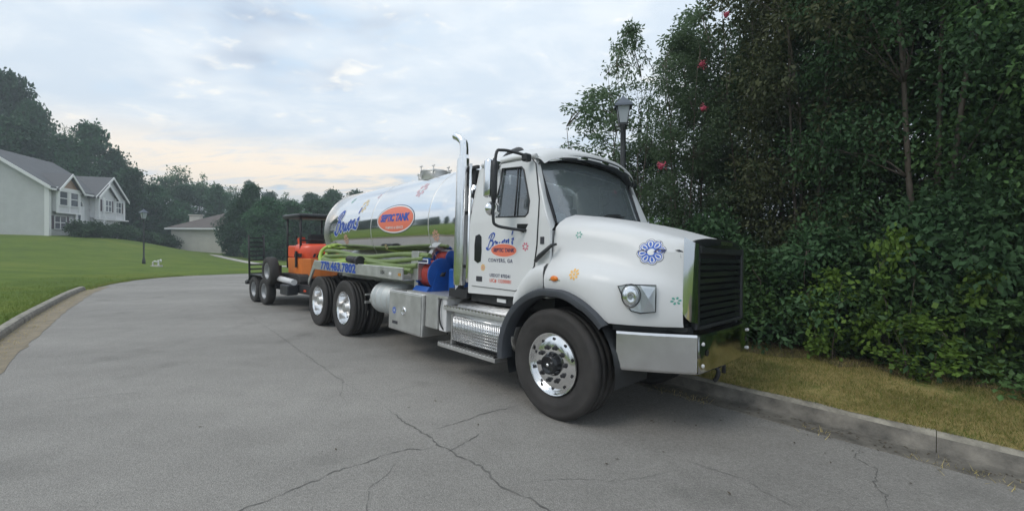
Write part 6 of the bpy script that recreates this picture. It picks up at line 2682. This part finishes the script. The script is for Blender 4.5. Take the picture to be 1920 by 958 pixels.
for k in range(5):
    b = MB()
    pts = []
    for j in range(9):
        u = -6.7 + (3.55 + .12 * k) * j / 8
        pts.append(T(u, .10 + .03 * (k % 2) + .05 * (k // 2), 1.26 + .068 * k + .03 * math.sin(j * 1.1 + k * 1.7) - .03 * math.sin(PI * j / 8)))
    b.tube(catmull(pts, 4), .040, 8)
    b.build('hose_run', 'hose_dk', hose2)
b = MB()
b.tube([T(-5.15, .04, 1.42), T(-4.75, .05, 1.40)], [.06, .07], 12)
b.tube([T(-4.75, .05, 1.40), T(-4.65, .05, 1.40)], [.085, .085], 12)
b.build('coupling', 'chassis', hose2)

# ------------------------------------------------------------------ trailer with digger
tdir_ = Vector((-.75, .66, 0)).normalized()          # rearwards
tside = Vector((tdir_.y, -tdir_.x, 0))               # towards the kerb... checked below
if tside.dot(NV) < 0:
    tside = -tside
# local frame: x forward, y towards kerb side, z up, origin on the ground between the tandem, near wheel face at y = 0
tf = -tdir_
tup = Vector((0, 0, 1))
ty = tup.cross(tf)
torg = Vector((-7.2, 11.77, 0))
TR_M = Matrix(((tf.x, ty.x, 0, torg.x), (tf.y, ty.y, 0, torg.y), (0, 0, 1, 0.0), (0, 0, 0, 1)))
trl = thing('equipment_trailer', 'black flatbed trailer with raised slatted ramp hitched behind the truck', 'trailer', matrix=TR_M)


def small_wheel(parent, c, Ro, w, name='wheel', axis='y', rimm='grey_rim'):
    b = MB()
    Ri = Ro * .55
    sg = -1
    b.lathe([(Ri, -w * .38), (Ri + .03, -w * .48), (Ro * .8, -w * .52), (Ro - .02, -w * .46), (Ro, -w * .36), (Ro, w * .36), (Ro - .02, w * .46), (Ro * .8, w * .52), (Ri, w * .38)], c, axis, 32, close=True)
    o = b.build(name, 'rubber', parent)
    b = MB()
    b.lathe([(Ri - .002, w * .3), (Ri - .002, -w * .36), (Ri + .012, -w * .42), (Ri - .012, -w * .38), (Ri - .03, -w * .12), (Ri * .6, -w * .10), (Ri * .35, -w * .2), (.001, -w * .2)], c, axis, 28)
    b.build('rim', rimm, o)
    return o


for x in (-.42, .42):
    for y in (.12, 2.1):
        small_wheel(trl, (x, y, .37), .37, .22)
b = MB()
for y0 in (-.02, 1.98):
    rows = []
    for k in range(13):
        a = k / 12
        x = lerp(-.9, .9, a)
        z = .80 if .12 < a < .88 else .62
        rows.append([Vector((x, y0, z)), Vector((x, y0 + .27, z)), Vector((x, y0 + .27, z - .02)), Vector((x, y0, z - .02))])
    b.grid(rows, smooth=False, closed=True)
    b.build('mudguard', 'black', trl)
    b = MB()
b.bm.free()
b = MB()
b.box(-1.6, 3.3, .28, 1.95, .55, .62)
b.build('deck', 'chassis', trl)
b = MB()
for y in (.26, 1.93):
    b.box(-1.6, 3.3, y, y + .06, .44, .66)
b.tube([Vector((3.3, .3, .52)), Vector((4.6, 1.1, .52)), Vector((3.3, 1.9, .52))], .05, 6)
b.tube([Vector((4.5, 1.1, .52)), Vector((5.1, 1.1, .55))], .04, 6)
b.build('frame', 'chassis', trl)
# ramp gate standing up at the back, slats as parts
b = MB()
for y in (.28, .70):
    b.tube([Vector((-1.62, y, .6)), Vector((-1.70, y, 1.95))], .03, 6)
gate = b.build('ramp_gate', 'chassis', trl)
for k in range(9):
    z = .74 + .14 * k
    b = MB()
    x = -1.62 - .08 * (z - .6) / 1.35
    b.box(x - .02, x + .02, .29, .69, z - .022, z + .022)
    b.build('slat', 'chassis', gate)
b = MB()
b.box(-1.78, -1.6, .2, .34, .42, .52)
b.build('tail_bracket', 'chassis', trl)
# spare wheel on a bracket
small_wheel(trl, (.95, .02, .96), .37, .22, 'spare_wheel')
b = MB()
b.box(.9, 1.0, .14, .28, .5, 1.1)
b.build('spare_bracket', 'chassis', trl)
b = MB()
b.box(1.7, 2.2, -.02, .24, .40, .66, .02)
b.build('tool_box', 'black', trl)
b = MB()
b.tube([Vector((.9, .14, .78)), Vector((2.2, .14, .72))], .075, 12)
b.build('jack_tube', 'white_metal', trl)
for x, z in ((1.55, .50), (2.5, .5), (-1.5, .6)):
    b = MB()
    b.box(x, x + .12, .245, .258, z, z + .05)
    b.build('reflector', 'print_red', trl)

DM = TR_M @ Matrix.Translation((1.30, 1.02, .53)) @ Matrix.Scale(.96, 4)
dig = thing('mini_excavator', 'orange mini digger with black canopy strapped on the trailer', 'excavator', matrix=DM)
# x forward towards the truck = the digger's tail
for y in (-.55, .55):
    b = MB()
    prof = [(-.75, .18), (-.68, .05), (-.55, 0), (.55, 0), (.68, .05), (.75, .18), (.68, .32), (.55, .37), (-.55, .37), (-.68, .32)]
    b.prism(prof, 1, y - .14, y + .14, bev=.01)
    tk = b.build('track', 'rubber', dig)
    for x in (-.5, -.2, .1, .4):
        q = MB()
        q.lathe([(.001, -.155), (.07, -.155), (.08, -.13)], (x, y, .12), 'y', 12)
        q.build('roller', 'ex_orange_b', tk)
b = MB()
b.box(-.6, .6, -.40, .40, .15, .42, .03)
b.build('undercarriage', 'chassis', dig)
b = MB()
b.lathe([(.001, .40), (.42, .40), (.42, .50), (.001, .50)], (0, 0, 0), 'z', 24)
b.build('swing_ring', 'chassis', dig)
# house: rounded tail with engine cover
b = MB()
rows = []
for z, s in ((.24, .90), (.30, .97), (.78, 1.0), (.80, .99)):
    rows.append([Vector((x * s, y * s, z)) for x, y in [(-.55, -.52), (.1, -.56), (.45, -.53), (.66, -.38), (.76, -.15), (.78, 0), (.76, .15), (.66, .38), (.45, .53), (.1, .56), (-.55, .52)]])
b.grid(rows, smooth=False, closed=True)
b.bm.faces.new([b.bm.verts.new(p) for p in rows[0]])
b.bm.faces.new([b.bm.verts.new(p) for p in rows[-1]])
b.build('counterweight', 'ex_orange_b', dig)
b = MB()
rows = []
for z, s in ((.805, .97), (.86, .985), (1.05, .98), (1.13, .95), (1.18, .88), (1.20, .7)):
    rows.append([Vector((x * s, y * s, z)) for x, y in [(-.05, -.54), (.1, -.56), (.45, -.53), (.66, -.38), (.76, -.15), (.78, 0), (.76, .15), (.66, .38), (.45, .53), (.1, .56), (-.05, .54)]])
b.grid(rows, smooth=True, closed=True)
b.bm.faces.new([b.bm.verts.new(p) for p in rows[-1]])
eng = b.build('engine_cover', 'ex_orange', dig)
for k in range(8):
    q = MB()
    y0 = -.36 + .10 * k
    r_ = lambda yy: .775 * .99 - .22 * max(0, abs(yy) - .12) ** 1.2
    q.hull([Vector((r_(y0 + a) + e, y0 + a + c_, z)) for a, c_ in ((0, 0), (.055, 0)) for e in (0, .012) for z in (.835,)] + [Vector((r_(y0 + .04 + a) + e, y0 + .04 + a, z)) for a in (0, .055) for e in (0, .012) for z in (.93,)])
    q.build('warning_stripe', 'seam', eng)
for k in range(6):
    q = MB()
    x0 = .0 + .085 * k
    q.hull([Vector((x0 + a + (.03 if z > .9 else 0), -.565 + e, z)) for a in (0, .045) for e in (0, .02) for z in (.835, .935)])
    q.build('warning_stripe', 'seam', eng)
b = MB()
b.box(-.5, .0, -.54, -.20, .805, 1.15, .03)
b.build('side_cover', 'ex_orange', dig)
b = MB()
b.box(.15, .22, -.60, -.56, .55, 1.0)
b.build('grille_panel', 'black', dig)
# canopy
b = MB()
for x, y in ((.30, -.50), (.30, .50)):
    b.tube([Vector((x, y, .8)), Vector((x, y, 1.95))], .032, 8)
for x, y in ((-.62, -.50), (-.62, .50)):
    b.tube([Vector((x, y, .5)), Vector((x, y, 1.95))], .028, 8)
b.tube([Vector((.30, -.5, 1.3)), Vector((.30, .5, 1.3))], .025, 8)
b.build('canopy_frame', 'chassis', dig)
b = MB()
b.box(-.80, .40, -.60, .60, 1.92, 2.05, .06, 3, smooth=True)
b.build('canopy', 'black', dig)
b = MB()
b.box(-.16, .14, -.25, .25, .98, 1.08, .03)
b.box(.10, .20, -.24, .24, 1.05, 1.48, .05)
b.build('seat', 'chassis', dig)
for y in (-.36, .36):
    b = MB()
    b.box(-.35, -.12, y - .07, y + .07, .85, 1.12, .02)
    b.tube([Vector((-.28, y, 1.1)), Vector((-.34, y, 1.36))], .018, 6)
    b.tube([Vector((-.34, y, 1.36)), Vector((-.34, y, 1.44))], .028, 8)
    b.build('console', 'chassis', dig)
# boom folded ahead of the house, blade
b = MB()
b.hull([Vector((x, y, z)) for x, y, z in ((-.70, -.12, .6), (-.70, .12, .6), (-.55, -.12, .6), (-.55, .12, .6), (-1.0, -.09, 1.30), (-1.0, .09, 1.30), (-.85, -.09, 1.38), (-.85, .09, 1.38))])
b.build('boom', 'ex_orange', dig)
b = MB()
b.hull([Vector((x, y, z)) for x, y, z in ((-1.0, -.08, 1.36), (-1.0, .08, 1.36), (-.84, -.08, 1.40), (-.84, .08, 1.40), (-1.25, -.07, .62), (-1.25, .07, .62), (-1.13, -.07, .58), (-1.13, .07, .58))])
b.build('dipper_arm', 'ex_orange', dig)
b = MB()
b.tube([Vector((-.66, -.16, .7)), Vector((-.88, -.16, 1.15))], .035, 10)
b.tube([Vector((-1.02, -.1, .8)), Vector((-.98, -.1, 1.25))], .03, 10)
b.build('hydraulic_ram', 'chassis', dig)
b = MB()
b.hull([Vector((x, y, z)) for x, y, z in ((-1.28, -.2, .55), (-1.28, .2, .55), (-1.05, -.2, .55), (-1.05, .2, .55), (-1.0, -.2, .2), (-1.0, .2, .2), (-1.2, -.2, .12), (-1.2, .2, .12))])
b.build('bucket', 'chassis', dig)
b = MB()
b.hull([Vector((x, y, z)) for x in (-.98, -.92) for y in (-.68, .68) for z in (.02, .34)])
b.build('blade', 'ex_orange_b', dig)

# ------------------------------------------------------------------ haze
hz_m = bpy.data.materials.new('haze')
hz_m.use_nodes = True
_N, _L = hz_m.node_tree.nodes, hz_m.node_tree.links
_N.clear()
_o = _N.new('ShaderNodeOutputMaterial')
_p = _N.new('ShaderNodeVolumePrincipled')
_p.inputs['Color'].default_value = (0.80, 0.88, 0.95, 1)
_p.inputs['Density'].default_value = 0.0020
_L.new(_p.outputs[0], _o.inputs['Volume'])
b = MB()
b.box(-950, 950, -950, 1550, -2.5, 46)
hz = b.build('haze', hz_m)
tag(hz, 'thin pale evening haze over the whole neighbourhood', None, None, 'stuff')
